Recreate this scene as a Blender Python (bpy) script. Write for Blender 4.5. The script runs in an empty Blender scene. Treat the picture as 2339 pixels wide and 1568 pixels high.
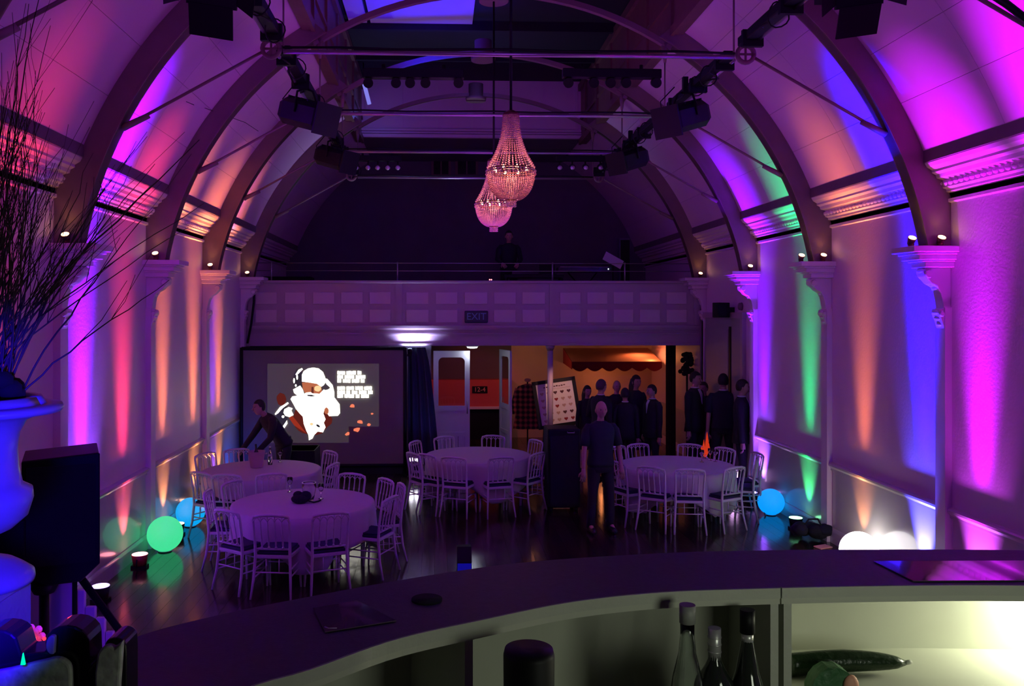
import bpy, bmesh, math, random
from mathutils import Vector, Matrix
random.seed(7)
S = bpy.context.scene
COL = S.collection
PI = math.pi

# ------------------------------------------------------------------ camera, world, exposure
FPX = 1950.0
YAW = math.radians(2.2)
PX0 = 1000 + FPX * math.tan(YAW)
PY0 = 714.0
cam_d = bpy.data.cameras.new('camera')
cam = bpy.data.objects.new('camera', cam_d)
COL.objects.link(cam)
cam.location = (0, 0, 3.0)
cam.rotation_euler = (PI / 2, 0, -YAW)
cam_d.sensor_width = 36
cam_d.lens = 36 * FPX / 2339
cam_d.shift_x = (1169.5 - PX0) / 2339
cam_d.shift_y = (PY0 - 784) / 2339
cam_d.clip_start = 0.05
cam_d.clip_end = 100
S.camera = cam

W = bpy.data.worlds.new('world')
S.world = W
W.use_nodes = True
W.node_tree.nodes['Background'].inputs[0].default_value = (0.10, 0.02, 0.22, 1)
W.node_tree.nodes['Background'].inputs[1].default_value = 0.25
S.view_settings.view_transform = 'Standard'
S.view_settings.look = 'None'
S.view_settings.exposure = 0.0
S.view_settings.gamma = 1.0
S.view_settings.use_curve_mapping = False


def light(name, kind, loc, power, color, target=None, size=0.05, spot=None, blend=1.0, size_y=None):
    d = bpy.data.lights.new(name, kind)
    d.energy = power
    d.color = color
    if kind == 'AREA':
        d.size = size
        if size_y:
            d.shape = 'RECTANGLE'
            d.size_y = size_y
    else:
        d.shadow_soft_size = size
    if kind == 'SPOT':
        d.spot_size = math.radians(spot)
        d.spot_blend = blend
    o = bpy.data.objects.new(name, d)
    COL.objects.link(o)
    o.location = loc
    if target is not None:
        v = Vector(target) - Vector(loc)
        o.rotation_euler = v.to_track_quat('-Z', 'Y').to_euler()
    return o


# unseen purple fill lights added for the hall's ambient glow
light('front_fill', 'AREA', (0.7, 3.0, 6.6), 38, (0.28, 0.06, 1.0), (0.7, 11, 3.0), 3.0, size_y=1.0)
light('ceiling_fill', 'AREA', (0.7, 3.2, 3.9), 46, (0.50, 0.03, 0.95), (0.7, 5.6, 7.5), 3.0, size_y=1.0)
light('ceiling_fill', 'AREA', (0.7, 10.6, 3.3), 50, (0.46, 0.04, 0.90), (0.7, 11.4, 8), 3.4, size_y=2.5)
light('hall_fill', 'POINT', (0.75, 14.6, 5.3), 11, (0.30, 0.05, 0.95), size=0.35)
light('table_fill', 'SPOT', (-1.0, 5.8, 5.5), 52, (0.44, 0.07, 0.95), (-1.6, 10.6, 0.6), 0.15, 70)
light('table_fill', 'SPOT', (2.6, 5.8, 5.5), 42, (0.27, 0.10, 1.0), (2.6, 13.0, 0.6), 0.15, 60)

# ------------------------------------------------------------------ projection helpers (metres from pixels)
FV = Vector((math.sin(YAW), math.cos(YAW), 0))
RV = Vector((math.cos(YAW), -math.sin(YAW), 0))
UV_ = Vector((0, 0, 1))
CV = Vector((0, 0, 3.0))


def ray(px, py):
    return FV * FPX + RV * (px - PX0) + UV_ * (PY0 - py)


def U(px, py, Y):
    d = ray(px, py)
    return CV + d * (Y / d.y)


def UZ(px, py, z):
    d = ray(px, py)
    return CV + d * ((z - 3) / d.z)


def UX(px, py, X):
    d = ray(px, py)
    return CV + d * (X / d.x)


# ------------------------------------------------------------------ materials
def mat(name, col, rough=0.6, metal=0.0, noise=None, bump=0.0, bscale=60, spec=0.5, emit=None, estr=0.0, trans=0.0, coat=0.0, alpha=1.0):
    m = bpy.data.materials.new(name)
    m.use_nodes = True
    nt = m.node_tree
    b = nt.nodes['Principled BSDF']
    b.inputs['Base Color'].default_value = (*col, 1)
    b.inputs['Roughness'].default_value = rough
    b.inputs['Metallic'].default_value = metal
    b.inputs['Specular IOR Level'].default_value = spec
    b.inputs['Transmission Weight'].default_value = trans
    b.inputs['Coat Weight'].default_value = coat
    b.inputs['Alpha'].default_value = alpha
    if emit:
        b.inputs['Emission Color'].default_value = (*emit, 1)
        b.inputs['Emission Strength'].default_value = estr
    if noise or bump:
        tc = nt.nodes.new('ShaderNodeTexCoord')
        n = nt.nodes.new('ShaderNodeTexNoise')
        n.inputs['Scale'].default_value = noise[0] if noise else bscale
        n.inputs['Detail'].default_value = 5
        nt.links.new(tc.outputs['Object'], n.inputs['Vector'])
        if noise:
            mx = nt.nodes.new('ShaderNodeMix')
            mx.data_type = 'RGBA'
            k = noise[1]
            mx.inputs[6].default_value = (*[c * (1 - k) for c in col], 1)
            mx.inputs[7].default_value = (*[min(1, c * (1 + k)) for c in col], 1)
            nt.links.new(n.outputs['Fac'], mx.inputs[0])
            nt.links.new(mx.outputs[2], b.inputs['Base Color'])
        if bump:
            n2 = nt.nodes.new('ShaderNodeTexNoise')
            n2.inputs['Scale'].default_value = bscale
            nt.links.new(tc.outputs['Object'], n2.inputs['Vector'])
            bp = nt.nodes.new('ShaderNodeBump')
            bp.inputs['Strength'].default_value = bump
            bp.inputs['Distance'].default_value = 0.01
            nt.links.new(n2.outputs['Fac'], bp.inputs['Height'])
            nt.links.new(bp.outputs['Normal'], b.inputs['Normal'])
    return m


def emis(name, col, s):
    m = bpy.data.materials.new(name)
    m.use_nodes = True
    nt = m.node_tree
    nt.nodes.remove(nt.nodes['Principled BSDF'])
    e = nt.nodes.new('ShaderNodeEmission')
    e.inputs[0].default_value = (*col, 1)
    e.inputs[1].default_value = s
    nt.links.new(e.outputs[0], nt.nodes['Material Output'].inputs[0])
    return m


M = {}
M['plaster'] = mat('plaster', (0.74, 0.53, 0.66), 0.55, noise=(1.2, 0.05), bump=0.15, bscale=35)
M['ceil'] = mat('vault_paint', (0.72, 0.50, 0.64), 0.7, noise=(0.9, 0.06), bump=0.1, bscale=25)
M['joint'] = mat('panel_joint', (0.30, 0.25, 0.25), 0.9, noise=(8, 0.2))
M['moulding'] = mat('moulding_paint', (0.74, 0.58, 0.66), 0.5, noise=(6, 0.05), bump=0.1, bscale=50)
M['dado'] = mat('dado_gloss', (0.52, 0.50, 0.46), 0.22, noise=(3, 0.08), coat=0.4)
M['rib'] = mat('rib_brown', (0.22, 0.15, 0.13), 0.55, noise=(5, 0.15), bump=0.1, bscale=30)
M['darkstrip'] = mat('dark_rail_paint', (0.16, 0.11, 0.13), 0.6, noise=(6, 0.15))
M['brownwood'] = mat('lantern_wood', (0.17, 0.085, 0.07), 0.5, noise=(7, 0.25), bump=0.1, bscale=20)
M['blackceil'] = mat('blackout_board', (0.012, 0.011, 0.018), 0.8, noise=(4, 0.3))
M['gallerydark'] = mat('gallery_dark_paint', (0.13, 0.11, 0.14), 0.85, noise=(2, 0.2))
M['balcony'] = mat('balcony_paint', (0.42, 0.33, 0.38), 0.5, noise=(4, 0.06))
M['balcpanel'] = mat('balcony_panel_paint', (0.60, 0.48, 0.54), 0.5, noise=(5, 0.06))
M['black'] = mat('black_metal', (0.005, 0.005, 0.006), 0.55, noise=(20, 0.2), spec=0.25)
M['blackgloss'] = mat('black_gloss', (0.01, 0.01, 0.012), 0.2, noise=(20, 0.2))
M['steel'] = mat('steel', (0.45, 0.43, 0.45), 0.35, metal=0.8, noise=(15, 0.1))
M['blackcloth'] = mat('black_cloth', (0.008, 0.009, 0.014), 0.95, noise=(30, 0.3), bump=0.2)
M['chair'] = mat('limewash_chair', (0.62, 0.58, 0.62), 0.4, noise=(25, 0.10), bump=0.05)
M['pad'] = mat('navy_pad', (0.012, 0.014, 0.05), 0.8, noise=(30, 0.2), bump=0.1)
M['linen'] = mat('white_linen', (0.52, 0.46, 0.52), 0.85, noise=(12, 0.05), bump=0.2, bscale=120)
M['tablewood'] = mat('table_plywood', (0.30, 0.20, 0.12), 0.6, noise=(6, 0.2))
M['skin'] = mat('skin', (0.42, 0.24, 0.19), 0.6, noise=(20, 0.06))
M['suit'] = mat('dark_suit', (0.010, 0.010, 0.016), 0.85, noise=(30, 0.25), bump=0.1)
M['navy'] = mat('navy_shirt', (0.006, 0.008, 0.022), 0.85, noise=(30, 0.2), bump=0.1)
M['whiteshirt'] = mat('white_shirt', (0.6, 0.6, 0.65), 0.7, noise=(30, 0.05))
M['hairdark'] = mat('dark_hair', (0.012, 0.009, 0.008), 0.7, noise=(60, 0.4), bump=0.4, bscale=90)
M['hairbrown'] = mat('brown_hair', (0.06, 0.035, 0.025), 0.7, noise=(60, 0.4), bump=0.4, bscale=90)
M['shoe'] = mat('black_shoe', (0.01, 0.01, 0.01), 0.3, noise=(20, 0.2))
M['white'] = mat('white_paint', (0.72, 0.72, 0.74), 0.45, noise=(8, 0.04))
M['doorgreen'] = mat('door_grey_green', (0.30, 0.33, 0.30), 0.5, noise=(5, 0.08))
M['twig'] = mat('bare_twig', (0.09, 0.045, 0.06), 0.7, noise=(30, 0.3))
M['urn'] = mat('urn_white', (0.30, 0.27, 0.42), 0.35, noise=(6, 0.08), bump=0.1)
M['counter'] = mat('counter_laminate', (0.085, 0.10, 0.12), 0.55, noise=(60, 0.25), bump=0.08, bscale=200)
M['cream'] = mat('bar_cream', (0.50, 0.52, 0.43), 0.5, noise=(14, 0.08), bump=0.1)
M['creamin'] = mat('bar_inside', (0.55, 0.57, 0.46), 0.6, noise=(8, 0.08))
M['glass'] = mat('clear_glass', (0.9, 0.95, 0.93), 0.03, trans=1.0)
M['darkglass'] = mat('dark_glass', (0.02, 0.025, 0.02), 0.06, coat=0.5, noise=(10, 0.1))
M['redcloth'] = mat('awning_red', (0.34, 0.02, 0.03), 0.8, noise=(14, 0.15), bump=0.1)
M['redlit'] = mat('hatch_red_lit', (0.55, 0.10, 0.09), 0.7, noise=(5, 0.08))  # red light on the foyer wall put into the base colour
M['poster'] = mat('poster_paper', (0.85, 0.78, 0.70), 0.7, noise=(9, 0.03))
M['ink'] = mat('ink_dark', (0.10, 0.03, 0.03), 0.8, noise=(20, 0.1))
M['inkred'] = mat('ink_red', (0.30, 0.02, 0.02), 0.8, noise=(20, 0.1))
M['inkpale'] = mat('ink_pale', (0.55, 0.36, 0.26), 0.8, noise=(20, 0.1))
M['screen'] = mat('screen_fabric', (0.17, 0.155, 0.14), 0.8, noise=(3, 0.05))
M['cucumber'] = mat('cucumber_skin', (0.008, 0.026, 0.006), 0.3, noise=(25, 0.35), bump=0.2, bscale=80)
M['greenfab'] = mat('green_packet', (0.05, 0.16, 0.06), 0.5, noise=(20, 0.5), bump=0.3)
M['peach'] = mat('peach_packet', (0.75, 0.36, 0.24), 0.6, noise=(12, 0.1))
M['foil'] = mat('silver_foil', (0.6, 0.6, 0.58), 0.35, metal=.55, noise=(20, 0.2))
M['mottle'] = mat('mottled_grey', (0.45, 0.50, 0.42), 0.6, noise=(45, 0.95), bump=0.2)
M['sheet'] = mat('menu_sheet', (0.13, 0.07, 0.15), 0.08, noise=(12, 0.35), coat=1.0)
M['terracotta'] = mat('bucket_frosted', (0.50, 0.33, 0.36), 0.3, noise=(8, 0.1))
M['signdark'] = mat('sign_dark', (0.012, 0.018, 0.05), 0.4, noise=(9, 0.1))
M['signletter'] = mat('sign_letter', (0.10, 0.20, 0.34), 0.5, noise=(9, 0.1), emit=(0.05, 0.12, 0.35), estr=0.05)
M['crystal'] = mat('crystal_bead', (0.80, 0.52, 0.54), 0.15, noise=(50, 0.1), trans=0.5)
M['brass'] = mat('dark_brass', (0.16, 0.06, 0.04), 0.35, metal=0.7, noise=(20, 0.1))
M['orangewall'] = mat('foyer_wall', (0.62, 0.45, 0.34), 0.8, noise=(2, 0.06))
M['redfix'] = mat('red_lamp_body', (0.35, 0.02, 0.02), 0.4, noise=(10, 0.1))


def ramp_planks():
    m = mat('dark_floor_wood', (0.022, 0.014, 0.013), 0.17, spec=0.6)
    nt = m.node_tree
    b = nt.nodes['Principled BSDF']
    g = nt.nodes.new('ShaderNodeNewGeometry')
    oi = nt.nodes.new('ShaderNodeObjectInfo')
    mp = nt.nodes.new('ShaderNodeMapping')
    mp.inputs['Scale'].default_value = (30, 1.5, 1)
    n = nt.nodes.new('ShaderNodeTexNoise')
    n.inputs['Scale'].default_value = 1.0
    n.inputs['Detail'].default_value = 6
    nt.links.new(g.outputs['Position'], mp.inputs[0])
    nt.links.new(mp.outputs[0], n.inputs['Vector'])
    ad = nt.nodes.new('ShaderNodeMath')
    ad.operation = 'MULTIPLY_ADD'
    ad.inputs[1].default_value = 0.5
    nt.links.new(oi.outputs['Random'], ad.inputs[0])
    nt.links.new(n.outputs['Fac'], ad.inputs[2])
    cr = nt.nodes.new('ShaderNodeValToRGB')
    cr.color_ramp.elements[0].position = 0.35
    cr.color_ramp.elements[0].color = (0.012, 0.008, 0.008, 1)
    cr.color_ramp.elements[1].position = 1.0
    cr.color_ramp.elements[1].color = (0.045, 0.026, 0.020, 1)
    nt.links.new(ad.outputs[0], cr.inputs[0])
    nt.links.new(cr.outputs[0], b.inputs['Base Color'])
    n3 = nt.nodes.new('ShaderNodeTexNoise')
    n3.inputs['Scale'].default_value = 2.2
    nt.links.new(g.outputs['Position'], n3.inputs['Vector'])
    mr = nt.nodes.new('ShaderNodeMapRange')
    mr.inputs[3].default_value = 0.09
    mr.inputs[4].default_value = 0.22
    nt.links.new(n3.outputs['Fac'], mr.inputs[0])
    nt.links.new(mr.outputs[0], b.inputs['Roughness'])
    bp = nt.nodes.new('ShaderNodeBump')
    bp.inputs['Strength'].default_value = 0.12
    bp.inputs['Distance'].default_value = 0.004
    nt.links.new(n.outputs['Fac'], bp.inputs['Height'])
    nt.links.new(bp.outputs['Normal'], b.inputs['Normal'])
    return m


M['floor'] = ramp_planks()


def tartan():
    m = mat('tartan', (0.3, 0.02, 0.02), 0.9)
    nt = m.node_tree
    b = nt.nodes['Principled BSDF']
    tc = nt.nodes.new('ShaderNodeTexCoord')
    ws = []
    for d in ('X', 'Z'):
        w = nt.nodes.new('ShaderNodeTexWave')
        w.bands_direction = d
        w.inputs['Scale'].default_value = 3.0
        nt.links.new(tc.outputs['Object'], w.inputs['Vector'])
        ws.append(w)
    mu = nt.nodes.new('ShaderNodeMath')
    mu.operation = 'MULTIPLY_ADD'
    mu.inputs[1].default_value = .5
    nt.links.new(ws[0].outputs['Fac'], mu.inputs[0])
    hf = nt.nodes.new('ShaderNodeMath')
    hf.operation = 'MULTIPLY'
    hf.inputs[1].default_value = .5
    nt.links.new(ws[1].outputs['Fac'], hf.inputs[0])
    nt.links.new(hf.outputs[0], mu.inputs[2])
    cr = nt.nodes.new('ShaderNodeValToRGB')
    cr.color_ramp.elements[0].color = (0.02, 0.01, 0.015, 1)
    cr.color_ramp.elements[1].color = (0.55, 0.10, 0.08, 1)
    cr.color_ramp.elements[0].position = 0.3
    nt.links.new(mu.outputs[0], cr.inputs[0])
    nt.links.new(cr.outputs[0], b.inputs['Base Color'])
    return m


M['tartan'] = tartan()


# ------------------------------------------------------------------ mesh helpers
class MB:
    def __init__(s):
        s.v = []
        s.f = []
        s.sm = []

    def add(s, vs, fs, smooth=False):
        o = len(s.v)
        s.v += [tuple(v) for v in vs]
        s.f += [tuple(i + o for i in f) for f in fs]
        s.sm += [smooth] * len(fs)
        return s

    def box(s, c, d, rot=None):
        c = Vector(c)
        vs = []
        for x in (-.5, .5):
            for y in (-.5, .5):
                for z in (-.5, .5):
                    p = Vector((x * d[0], y * d[1], z * d[2]))
                    if rot:
                        p = rot @ p
                    vs.append(c + p)
        return s.add(vs, [(0, 1, 3, 2), (4, 6, 7, 5), (0, 4, 5, 1), (2, 3, 7, 6), (0, 2, 6, 4), (1, 5, 7, 3)])

    def span(s, a, b):
        return s.box([(a[i] + b[i]) / 2 for i in range(3)], [abs(b[i] - a[i]) for i in range(3)])

    def tube(s, pts, r, n=8, cap=True, smooth=True):
        pts = [Vector(p) for p in pts]
        rs = r if isinstance(r, (list, tuple)) else [r] * len(pts)
        vs = []
        up = None
        for i, p in enumerate(pts):
            t = (pts[min(i + 1, len(pts) - 1)] - pts[max(i - 1, 0)])
            if t.length < 1e-9:
                t = Vector((0, 0, 1))
            t.normalize()
            if up is None:
                up = Vector((0, 0, 1)) if abs(t.z) < .9 else Vector((1, 0, 0))
            a = t.cross(up)
            if a.length < 1e-6:
                a = t.cross(Vector((0, 1, 0)))
            a.normalize()
            b = a.cross(t)
            up = b
            for k in range(n):
                an = 2 * PI * k / n
                vs.append(p + (a * math.cos(an) + b * math.sin(an)) * rs[i])
        fs = []
        for i in range(len(pts) - 1):
            for k in range(n):
                k2 = (k + 1) % n
                fs.append((i * n + k, i * n + k2, (i + 1) * n + k2, (i + 1) * n + k))
        s.add(vs, fs, smooth)
        if cap:
            o = len(s.v) - len(vs)
            s.f.append(tuple(o + k for k in reversed(range(n))))
            s.f.append(tuple(o + (len(pts) - 1) * n + k for k in range(n)))
            s.sm += [False, False]
        return s

    def cyl(s, a, b, r0, r1=None, n=12, smooth=True):
        return s.tube([a, b], [r0, r0 if r1 is None else r1], n, True, smooth)

    def lathe(s, prof, o=(0, 0, 0), n=24, smooth=True, rot=None):
        vs = []
        for r, z in prof:
            for k in range(n):
                a = 2 * PI * k / n
                p = Vector((r * math.cos(a), r * math.sin(a), z))
                if rot:
                    p = rot @ p
                vs.append(Vector(o) + p)
        fs = []
        m = len(prof)
        for i in range(m - 1):
            for k in range(n):
                k2 = (k + 1) % n
                fs.append((i * n + k, i * n + k2, (i + 1) * n + k2, (i + 1) * n + k))
        s.add(vs, fs, smooth)
        o0 = len(s.v) - len(vs)
        if prof[0][0] > 1e-4:
            s.f.append(tuple(o0 + k for k in reversed(range(n))))
            s.sm.append(False)
        if prof[-1][0] > 1e-4:
            s.f.append(tuple(o0 + (m - 1) * n + k for k in range(n)))
            s.sm.append(False)
        return s

    def ball(s, c, r, nu=16, nv=10):
        if not isinstance(r, (list, tuple)):
            r = (r, r, r)
        vs = []
        for j in range(nv + 1):
            th = PI * j / nv
            for i in range(nu):
                ph = 2 * PI * i / nu
                vs.append((c[0] + r[0] * math.sin(th) * math.cos(ph), c[1] + r[1] * math.sin(th) * math.sin(ph), c[2] - r[2] * math.cos(th)))
        fs = []
        for j in range(nv):
            for i in range(nu):
                i2 = (i + 1) % nu
                fs.append((j * nu + i, j * nu + i2, (j + 1) * nu + i2, (j + 1) * nu + i))
        return s.add(vs, fs, True)

    def prism(s, poly, ext, smooth=False):
        """closed polygon of 3D points extruded by a vector"""
        poly = [Vector(p) for p in poly]
        e = Vector(ext)
        n = len(poly)
        vs = poly + [p + e for p in poly]
        fs = [tuple(reversed(range(n))), tuple(range(n, 2 * n))]
        o = len(s.v)
        s.add(vs, fs, False)
        for i in range(n):
            j = (i + 1) % n
            s.f.append((o + i, o + j, o + n + j, o + n + i))
            s.sm.append(smooth)
        return s

    def strip(s, A, B):
        """solid joining two equal lists of closed cross-sections"""
        n = len(A)
        o = len(s.v)
        s.add(list(A) + list(B), [tuple(reversed(range(n))), tuple(range(n, 2 * n))])
        for i in range(n):
            j = (i + 1) % n
            s.f.append((o + i, o + j, o + n + j, o + n + i))
            s.sm.append(False)
        return s

    def sweep(s, sections):
        n = len(sections[0])
        o = len(s.v)
        allv = [p for sec in sections for p in sec]
        fs = []
        for i in range(len(sections) - 1):
            for k in range(n):
                k2 = (k + 1) % n
                fs.append((i * n + k, i * n + k2, (i + 1) * n + k2, (i + 1) * n + k))
        fs.append(tuple(reversed(range(n))))
        fs.append(tuple((len(sections) - 1) * n + k for k in range(n)))
        return s.add(allv, fs)

    def mesh(s, name, m):
        me = bpy.data.meshes.new(name)
        me.from_pydata(s.v, [], s.f)
        me.materials.append(m)
        bm = bmesh.new()
        bm.from_mesh(me)
        for i, f in enumerate(bm.faces):
            pass
        bmesh.ops.recalc_face_normals(bm, faces=bm.faces)
        bm.to_mesh(me)
        bm.free()
        me.polygons.foreach_set('use_smooth', s.sm)
        me.update()
        return me

    def build(s, name, m, parent=None, bevel=0, sub=0):
        o = bpy.data.objects.new(name, s.mesh(name, m))
        COL.objects.link(o)
        o.parent = parent
        if bevel:
            b = o.modifiers.new('bevel', 'BEVEL')
            b.width = bevel
            b.segments = 2
        if sub:
            b = o.modifiers.new('sub', 'SUBSURF')
            b.levels = b.render_levels = sub
        return o


def tag(o, label=None, cat=None, group=None, kind=None):
    if label:
        o['label'] = label
    if cat:
        o['category'] = cat
    if group:
        o['group'] = group
    if kind:
        o['kind'] = kind
    return o


def thing(name, loc, label, cat, group=None, rz=0.0):
    o = bpy.data.objects.new(name, None)
    COL.objects.link(o)
    o.location = loc
    o.rotation_euler = (0, 0, rz)
    o.empty_display_size = 0.1
    return tag(o, label, cat, group)


def struct(o):
    o['kind'] = 'structure'
    return o


def kids(o):
    return [c for c in KID.get(o.name, [])]


def reg_children(root):
    """collect the tree under root once"""
    out = {}
    for ob in bpy.data.objects:
        if ob.parent:
            out.setdefault(ob.parent.name, []).append(ob)
    return out


KID = {}


def copy_tree(o, parent=None):
    c = o.copy()
    COL.objects.link(c)
    c.parent = parent
    for k in KID.get(o.name, []):
        copy_tree(k, c)
    return c


def part_copy(src, parent, loc=None, rz=None):
    c = src.copy()
    COL.objects.link(c)
    c.parent = parent
    if loc is not None:
        c.location = loc
    if rz is not None:
        c.rotation_euler = (0, 0, rz)
    return c


def text_obj(cu):
    o = bpy.data.objects.new('lettering_tmp', cu)
    COL.objects.link(o)
    bpy.context.view_layer.update()
    me = bpy.data.meshes.new_from_object(o.evaluated_get(bpy.context.evaluated_depsgraph_get()))
    bpy.data.objects.remove(o)
    o = bpy.data.objects.new('lettering', me)
    COL.objects.link(o)
    return o


# ------------------------------------------------------------------ the hall
L, R = -3.70, 5.15
CX = (L + R) / 2
Y0, Y1 = -3.0, 21.0
RIBS = [0.65, 3.25, 5.85, 8.45, 11.05, 13.65, 16.25]
SPR = 4.62          # springing height of the vault
AZ, AR = 2.91, 4.48  # arc centre height and radius
HW_L = 2.34         # half width of the roof lantern
LZ = 6.73
LEND = 18.2

# floor of separate boards
fl = struct(MB().span((L - .2, Y0, -.2), (R + .2, Y1, -.012)).build('floor', M['joint']))
bw = (R - L) / 58
proto = {}
for i in range(58):
    x = L + (i + .5) * bw
    cuts = [4.2, 8.0 + random.uniform(-1.4, 1.4), 12.4 + random.uniform(-1.4, 1.4), 16.4 + random.uniform(-1, 1), Y1]
    for k in range(4):
        a, b = cuts[k], cuts[k + 1]
        MB().span((x - bw / 2 + .0012, a + .001, -.012), (x + bw / 2 - .0012, b - .001, 0.0)).build('floor_board', M['floor'], fl)

# walls
WT = 0.2
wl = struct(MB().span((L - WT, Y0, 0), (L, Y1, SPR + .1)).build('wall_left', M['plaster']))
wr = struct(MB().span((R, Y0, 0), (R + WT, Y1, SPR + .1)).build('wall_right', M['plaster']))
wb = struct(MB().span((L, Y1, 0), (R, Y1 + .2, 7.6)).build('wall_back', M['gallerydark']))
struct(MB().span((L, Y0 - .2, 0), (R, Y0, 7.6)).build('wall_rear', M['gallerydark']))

BAYS = [Y0, -1.95] + RIBS + [Y1]
for side, X, sg, wall in (('left', L, 1, wl), ('right', R, -1, wr)):
    # dado panels between pilasters
    for i in range(3, len(BAYS) - 1):
        a, b = BAYS[i] + .12, BAYS[i + 1] - .12
        MB().span((X, a, .2), (X + sg * .012, b, .94)).build('dado_panel', M['dado'], wall)
    MB().sweep([[Vector((X, y, 0)), Vector((X + sg * .03, y, 0)), Vector((X + sg * .03, y, .15)), Vector((X + sg * .018, y, .19)), Vector((X, y, .2))] for y in (Y0, 16.2)]).build('baseboard_' + side, M['dado'])
    struct(bpy.data.objects['baseboard_' + side])
    prof = [(0, .93), (.022, .94), (.022, .965), (.038, .985), (.052, 1.0), (.052, 1.022), (.03, 1.035), (0, 1.045)]
    o = MB().sweep([[Vector((X + sg * p[0], y, p[1])) for p in prof] for y in (Y0, 16.2)]).build('trim_' + ('1' if side == 'left' else '2'), M['dado'])
    struct(o)
    # cornice
    prof = [(0, 4.10), (.03, 4.11), (.03, 4.14), (.0, 4.15), (0, 4.20), (.05, 4.21), (.05, 4.235), (.09, 4.25), (.09, 4.33), (.15, 4.345), (.16, 4.38),
            (.20, 4.40), (.20, 4.425), (.25, 4.455), (.27, 4.49), (.27, 4.50), (0, 4.52)]
    cor = struct(MB().sweep([[Vector((X + sg * p[0], y, p[1])) for p in prof] for y in (Y0, Y1)]).build('trim_' + ('3' if side == 'left' else '4'), M['moulding']))
    e = MB()
    e.lathe([(0.0, -.03), (.018, -.022), (.026, 0), (.022, .018), (.0, .028)], n=8)
    egg = None
    y = 5.0
    while y < 17.4:
        loc = (X + sg * .098, y, 4.29)
        if egg is None:
            egg = e.build('egg_moulding', M['moulding'], cor)
            egg.location = loc
        else:
            part_copy(egg, cor, loc)
        y += .085
    MB().span((X - sg * .02, Y0, 4.50), (X + sg * .285, Y1, SPR)).build('trim_' + ('5' if side == 'left' else '6'), M['darkstrip'])
    struct(bpy.data.objects['trim_' + ('5' if side == 'left' else '6')])

# vault: backing shell and separate panels
def arc(hw_sign, r, z):
    """x offset from CX on circle radius r at height z"""
    return CX + hw_sign * math.sqrt(max(0, r * r - (z - AZ) ** 2))


A_BOT = math.asin((SPR - AZ) / AR)
A_TOP = math.acos(HW_L / AR)
ceil = struct(MB().build('ceiling', M['ceil'])) if False else None
mb = MB()
for sg in (-1, 1):
    secs = []
    for y in (Y0, Y1):
        outer, inner = [], []
        for k in range(13):
            a = A_BOT - .02 + (A_TOP - A_BOT + .02) * k / 12
            inner.append(Vector((CX + sg * (AR + .03) * math.cos(a), y, AZ + (AR + .03) * math.sin(a))))
            outer.append(Vector((CX + sg * (AR + .2) * math.cos(a), y, AZ + (AR + .2) * math.sin(a))))
        secs.append(inner + outer[::-1])
    mb.sweep(secs)
ceil = struct(mb.build('ceiling', M['joint']))
NP_ = 5
for bi in range(len(BAYS) - 1):
    ya, yb = BAYS[bi], BAYS[bi + 1]
    if yb < 2:
        subs = [(ya, yb)]
    else:
        mid = (ya + yb) / 2
        subs = [(ya, mid), (mid, yb)]
    for (a_, b_) in subs:
        for sg in (-1, 1):
            for p in range(NP_):
                a0 = A_BOT - .01 + (A_TOP - A_BOT + .01) * p / NP_
                a1 = A_BOT - .01 + (A_TOP - A_BOT + .01) * (p + 1) / NP_
                g = .0004
                secs = []
                for y in (a_ + .0018, b_ - .0018):
                    inn, out = [], []
                    for k in range(5):
                        a = a0 + g + (a1 - a0 - 2 * g) * k / 4
                        inn.append(Vector((CX + sg * AR * math.cos(a), y, AZ + AR * math.sin(a))))
                        out.append(Vector((CX + sg * (AR + .03) * math.cos(a), y, AZ + (AR + .03) * math.sin(a))))
                    secs.append(inn + out[::-1])
                q = MB().sweep(secs)
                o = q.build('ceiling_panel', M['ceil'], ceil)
                o.data.polygons.foreach_set('use_smooth', [True] * len(o.data.polygons))
                o.data.set_sharp_from_angle(angle=math.radians(35))
# flat ceiling beyond the lantern
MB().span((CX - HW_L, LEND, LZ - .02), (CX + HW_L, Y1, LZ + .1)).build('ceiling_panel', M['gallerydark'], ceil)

# lantern
xl, xr = CX - HW_L, CX + HW_L
LT = 7.9
for nm, x, sg in (('wall_lantern_left', xl, -1), ('wall_lantern_right', xr, 1)):
    o = struct(MB().span((x, Y0, LZ - .12), (x + sg * .12, LEND, LT + .1)).build(nm, M['brownwood']))
    for z0, z1, d in ((LZ - .14, LZ - .02, .05), (LZ + .36, LZ + .42, .03), (LT - .16, LT - .02, .06)):
        MB().span((x, Y0, z0), (x - sg * d, LEND, z1)).build('moulding', M['brownwood'], o)
    y = 3.25
    while y < LEND:
        MB().span((x, y - .05, LZ), (x - sg * .035, y + .05, LT)).build('upright', M['brownwood'], o)
        y += 1.3
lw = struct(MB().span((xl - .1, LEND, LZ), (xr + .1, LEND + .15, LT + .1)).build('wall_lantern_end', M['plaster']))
for z0, z1, d in ((LZ - .02, LZ + .05, .10), (LZ + .07, LZ + .10, .07), (LZ + .13, LZ + .17, .05)):
    MB().span((xl, LEND - d, z0), (xr, LEND, z1)).build('moulding', M['moulding'], lw)
for k in range(7):
    x = xl + .1 + k * (xr - xl - .2) / 6
    MB().span((x - .025, LEND - .02, LZ + .17), (x + .025, LEND, LT)).build('batten', M['moulding'], lw)
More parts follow.
